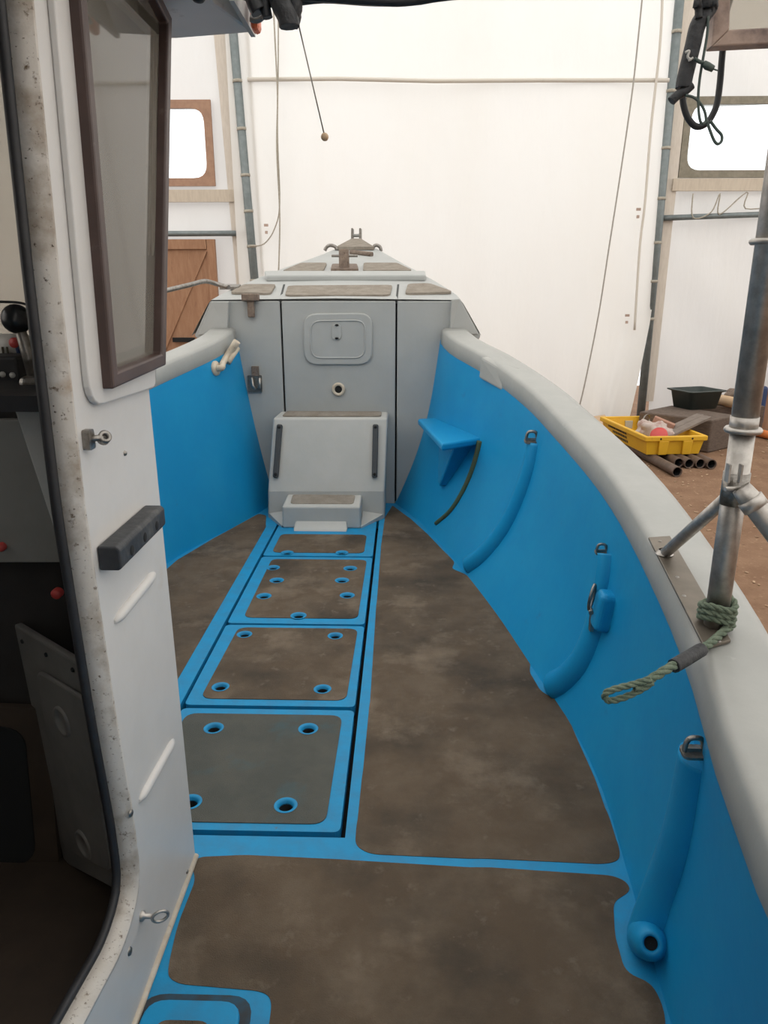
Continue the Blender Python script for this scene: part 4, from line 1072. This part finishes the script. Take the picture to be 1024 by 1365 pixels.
# far plywood door at left
dr = thing('door_3', 'x', 'x', PY(TY - .05, 255, 600))
for k in ('label', 'category'): del dr[k]
struct(dr)
x0, x1, zt_ = -4.35, PY(TY - .1, 286, 320).x, PY(TY - .1, 260, 319).z
MB().box(((x0 + x1) / 2, TY - .06, (zt_ + GZ) / 2), (x1 - x0, .04, zt_ - GZ)).build('door_leaf', PLY, dr)
for c, d in (((x0 + .06, 0), 0), ((x1 - .06, 0), 0)):
    MB().box((c[0], TY - .10, (zt_ + GZ) / 2), (.12, .04, zt_ - GZ)).build('door_stile', PLY, dr)
MB().box(((x0 + x1) / 2, TY - .10, zt_ - .07), (x1 - x0 - .26, .04, .14)).build('door_rail', PLY, dr)
a, b = Vector((x1 - .15, TY - .10, zt_ - .16)), Vector((x0 + .3, TY - .10, .2)); s_ = Vector((.05, 0, .04))
MB().prism([a - s_, a + s_, b + s_, b - s_], (0, .03, 0)).build('door_brace', PLY, dr)
MB().box((PY(TY - .13, 245, 453).x, TY - .13, PY(TY - .13, 245, 453).z), (.35, .03, .07)).build('door_bolt', DARK, dr)

# ================================================================== yard things on the ground at right
PR = .058
def gpipe(x, y, label, first=None):
    e_ = PZ(GZ + PR, x, y); d = (PZ(GZ + PR, 799, 574) - PZ(GZ + PR, 903, 630)).normalized()
    L = (PZ(GZ + PR, 799, 574) - PZ(GZ + PR, 903, 630)).length if first else 1.25
    t = thing('pipe', label, 'pipe', e_, 'brown pipes under the yellow crate'); b_ = e_ + d * L
    MB().tube([e_, b_], PR, 20, caps=False).build('pipe_wall', PIPE, t)
    MB().lathe(e_, -d, [(PR, 0), (PR * .84, .001), (PR * .82, -.5), (.0005, -.5)], 20).build('pipe_bore', DARK, t)
    MB().lathe(e_, -d, [(PR * 1.0, -.004), (PR * 1.0, .002), (PR * .84, .002), (PR * .83, -.02)], 20).build('pipe_rim', PIPE, t)
    return d
pd = gpipe(903, 629, 'longest brown pipe along the left side of the yellow crate', True)
gpipe(905, 617, 'brown pipe end under the yellow crate, next to the longest pipe')
gpipe(919, 618, 'brown pipe end under the yellow crate, half hidden second from the longest pipe')
gpipe(934, 618, 'brown pipe end under the yellow crate, third from the longest pipe')
gpipe(949, 619, 'brown pipe end sticking out farthest right under the yellow crate')
# crate
zb = GZ + 2 * PR
ca = PZ(zb, 862, 606); cb = PZ(zb, 806, 578); cc_ = PZ(zb, 923, 601)
ex = (cb - ca); ex.z = 0; LL = ex.length; ex.normalize(); ey = Vector((ex.y, -ex.x, 0))
if ey.dot(cc_ - ca) < 0: ey = -ey
WW = (cc_ - ca).dot(ey); HH = .22
cr = thing('plastic_crate', 'yellow plastic fish crate full of scrap standing on brown pipes', 'crate', ca)
def CP(u, w, h): return ca + ex * u + ey * w + up * h
def frust(i0, z0, i1, z1): return [CP(-i0, -i0, z0), CP(LL + i0, -i0, z0), CP(LL + i0, WW + i0, z0), CP(-i0, WW + i0, z0)], [CP(-i1, -i1, z1), CP(LL + i1, -i1, z1), CP(LL + i1, WW + i1, z1), CP(-i1, WW + i1, z1)]
b0, t0 = frust(0, .0, .04, HH); b1, t1 = frust(-.025, .03, .015, HH)
mb = MB(); v = b0 + t0 + b1 + t1
mb.add(v, [(3, 2, 1, 0), (0, 1, 5, 4), (1, 2, 6, 5), (2, 3, 7, 6), (3, 0, 4, 7), (8, 9, 10, 11), (8, 12, 13, 9), (9, 13, 14, 10), (10, 14, 15, 11), (11, 15, 12, 8), (4, 5, 13, 12), (5, 6, 14, 13), (6, 7, 15, 14), (7, 4, 12, 15)])
mb.build('crate_body', YEL, cr)
bo, to = frust(.06, HH - .055, .062, HH + .004); bi, ti = frust(.012, HH - .055, .012, HH + .004)
mb = MB()
for i in range(4):
    j = (i + 1) % 4; mb.hexa([bo[i], bo[j], bi[j], bi[i]], [to[i], to[j], ti[j], ti[i]])
mb.build('rim', YEL, cr, bevel=.01)
for u, w, d in ((-.03, .18, (.06, .07)), (-.03, .48, (.06, .07))):
    MB().hexa([CP(u - .01, w * WW / .66 - .05, 0.0), CP(u + .04, w * WW / .66 - .05, 0), CP(u + .04, w * WW / .66 + .05, 0), CP(u - .01, w * WW / .66 + .05, 0)],
              [CP(u - .03, w * WW / .66 - .06, HH - .05), CP(u + .02, w * WW / .66 - .06, HH - .05), CP(u + .02, w * WW / .66 + .06, HH - .05), CP(u - .03, w * WW / .66 + .06, HH - .05)]).build('end_rib', YEL, cr, bevel=.008)
for w in (.2, .8):
    MB().lathe(CP(-.062, w * WW, HH - .025), -ex, [(.012, 0), (.012, .002), (.0005, .002)], 10).build('drain_hole', DARK, cr)
MB().box(CP(LL + .0, WW * .5, HH - .10), (.1, .1, .05), basis(ex)).build('hand_hole', INTW, cr) 
# faded black stencil lines, illegible
rn = random.Random(3)
slope = .04 / HH
for h_, u0, u1 in ((HH - .075, .42, .86), (HH - .125, .42, .74), (HH - .175, .40, .70)):
    mb = MB(); u = u0 * LL
    while u < u1 * LL:
        w_ = rn.uniform(.018, .036); hh_ = .03
        off = -(h_ * slope) - .0015
        mb.prism([CP(u, off + slope * hh_ / 2, h_ - hh_ / 2), CP(u + w_, off + slope * hh_ / 2, h_ - hh_ / 2), CP(u + w_, off - slope * hh_ / 2, h_ + hh_ / 2), CP(u, off - slope * hh_ / 2, h_ + hh_ / 2)], ey * -.001)
        u += w_ + rn.uniform(.006, .012)
    mb.build('stencil_line', STENCIL, cr)
# contents
def bag(name, c, s, m, label, cat, seed):
    mb = MB().sphere(c, s, 28)
    for v_ in mb.v:
        d = v_ - Vector(c); k = 1 + .55 * noise.noise(d * 7 + Vector((seed, 0, 0))) + .25 * noise.noise(d * 19 + Vector((0, seed, 0)))
        v_.x, v_.y, v_.z = (Vector(c) + d * k)
    return tag(mb.build(name, m), label, cat)
bag('plastic_bag', CP(.36, WW * .45, .19), (.17, .19, .13), BAGM, 'crumpled pale plastic bag with reddish print inside the yellow crate', 'bag', 3)
bag('plastic_bag', CP(.55, WW * .36, .17), (.15, .15, .13), BAGM, 'second crumpled pale bag in the crate, closer to its far end', 'bag', 9)
o = MB().lathe(CP(.17, WW * .33, .19), Vector((-.4, -.6, .7)), [(.0005, .05), (.085, .05), (.1, .03), (.1, -.08), (.0005, -.08)], 22).build('red_tin', REDM); tag(o, 'round red tin lying in the near corner of the yellow crate', 'tin')
Bx = Matrix((ex, ey, up)).transposed()
o = MB().box(CP(.52, WW * .66, HH + .05), (.12, .26, .09), Bx @ Matrix.Rotation(.5, 3, 'Z') @ Matrix.Rotation(-.35, 3, 'X')).build('brick', BRICK, bevel=.008); tag(o, 'reddish brick lying on top of the scrap in the yellow crate', 'brick')
for i, (u, w, ln_, lb) in enumerate(((.33, .98, .7, 'grey weathered plank leaning from the crate to the timber block, nearer one'), (.52, 1.02, .66, 'grey weathered plank leaning from the crate to the timber block, farther one'))):
    o = MB().box(CP(u, w * WW, HH + .04), (.12, ln_, .03), Bx @ Matrix.Rotation(-.35, 3, 'Z') @ Matrix.Rotation(.28, 3, 'X')).build('plank', STONE, bevel=.004); tag(o, lb, 'plank', 'planks leaning on the crate')
c = CP(.72, WW * .45, HH + .06)
o = MB().tube([c + ex * .1 * math.cos(t) + Vector((0, 0, .07)) * math.sin(t) + ey * .09 * math.cos(t) for t in [2 * PI * i / 24 for i in range(24)]], .008, 8, closed=True).build('wire_ring', STEELD); tag(o, 'bent wire ring poking out of the back of the crate', 'wire')
# timber block with basin on it
f0 = PZ(GZ, 944, 604); 
d1 = (PZ(GZ, 985, 594) - f0); d1.z = 0; d1.normalize(); d2 = Vector((-d1.y, d1.x, 0)); hb = .42
Q = [f0, f0 + d1 * .6, f0 + d1 * .7 + d2 * 1.0, f0 + d2 * .95 - d1 * .14]
o = MB().prism(Q, (0, 0, hb)).build('timber_block', TIMB, bevel=.02); tag(o, 'big weathered brown block standing behind the yellow crate', 'block')
bc_ = (Q[0] + Q[1] + Q[2] + Q[3]) / 4; bz_ = GZ + hb
bc_ = PZ(bz_, 926, 543); bsn = thing('basin', 'dark green plastic basin on the brown block', 'basin', bc_)
wB, dB, hB = .27, .22, .25
Rz = Matrix.Rotation(.35, 3, 'Z')
def rr(w, d, z, r): return rounded([bc_ + Rz @ Vector(v) for v in ((-w, -d, z), (w, -d, z), (w, d, z), (-w, d, z))], r, 4)
rows = [rr(wB * .84, dB * .84, .0, .06), rr(wB, dB, hB - .03, .07), rr(wB * 1.14, dB * 1.16, hB - .012, .05), rr(wB * 1.14, dB * 1.16, hB, .05), rr(wB * .97, dB * .97, hB, .06), rr(wB * .8, dB * .8, .02, .05)]
mb = MB().grid(rows, closed=True); n = len(rows[0]); mb.f.append(list(range(n))); mb.sm.append(False); mb.f.append([5 * n + i for i in range(n)]); mb.sm.append(False)
mb.build('basin_shell', BASIN, bsn)
# boards and bits round about
o = MB().prism([PZ(GZ, *q_) for q_ in ((768, 566), (806, 560), (818, 575), (785, 590))], (0, 0, .09)).build('board', TAN, bevel=.01); tag(o, 'tan board on the ground between curtain foot and yellow crate', 'board')
a, b = PZ(GZ + .5, 950, 530), PZ(GZ + .45, 990, 542)
o = MB().tube([a + Vector((-.1, .2, -.0)), b + Vector((.15, .0, .0))], .075, 14).build('roll', TAN); tag(o, 'tan roll lying right of the dark basin', 'roll')
sup = MB().box((a + b) / 2 + Vector((.12, .25, -.28)), (.9, .35, .42)).build('low_crate', TIMB, bevel=.01); tag(sup, 'dark wooden low box under the tan roll', 'box')
bag('leaf_heap', (a + b) / 2 + Vector((.18, .25, .06)), (.14, .12, .09), RUST, 'small brown heap beside the tan roll', 'heap', 5)
o = MB().box(PZ(GZ + .35, 1016, 545) + Vector((.05, .4, 0)), (.3, .2, .55)).build('navy_tub', BLUEP, bevel=.03); tag(o, 'navy blue tub half hidden behind the steel post', 'tub')
a, b = PZ(GZ + .06, 995, 573), PZ(GZ + .06, 1060, 588)
o = MB().tube([a + (a - b).normalized() * .3, b], .055, 12).build('orange_pipe', ORANGE); tag(o, 'orange plastic pipe lying on the ground behind the post', 'pipe')
q0 = PZ(GZ, 1012, 571); q1 = q0 + Vector((2.2, -.4, 0)); ht_ = Vector((.18, .12, 1.15))
o = MB().prism([q0, q1, q1 + ht_, q0 + ht_], (.0, .03, 0)).build('plywood_sheet', PLY); tag(o, 'brown plywood sheet leaning at the right edge behind the post', 'board')
# scattered wood chips
mb = MB(); rn = random.Random(11)
for i in range(900):
    x, y = rn.uniform(.9, 5.0), rn.uniform(1.2, 11.3)
    if x < 1.0 + .0 * y: continue
    l, w = rn.uniform(.015, .05), rn.uniform(.006, .018); a = rn.uniform(0, PI)
    R_ = Matrix.Rotation(a, 3, 'Z') @ Matrix.Rotation(rn.uniform(-.3, .3), 3, 'X')
    mb.box((x, y, GZ + .006), (l, w, .004), R_)
o = mb.build('wood_chips', CHIP); o['kind'] = 'stuff'; o['label'] = 'pale wood chips scattered over the brown earth floor'; o['category'] = 'wood chips'
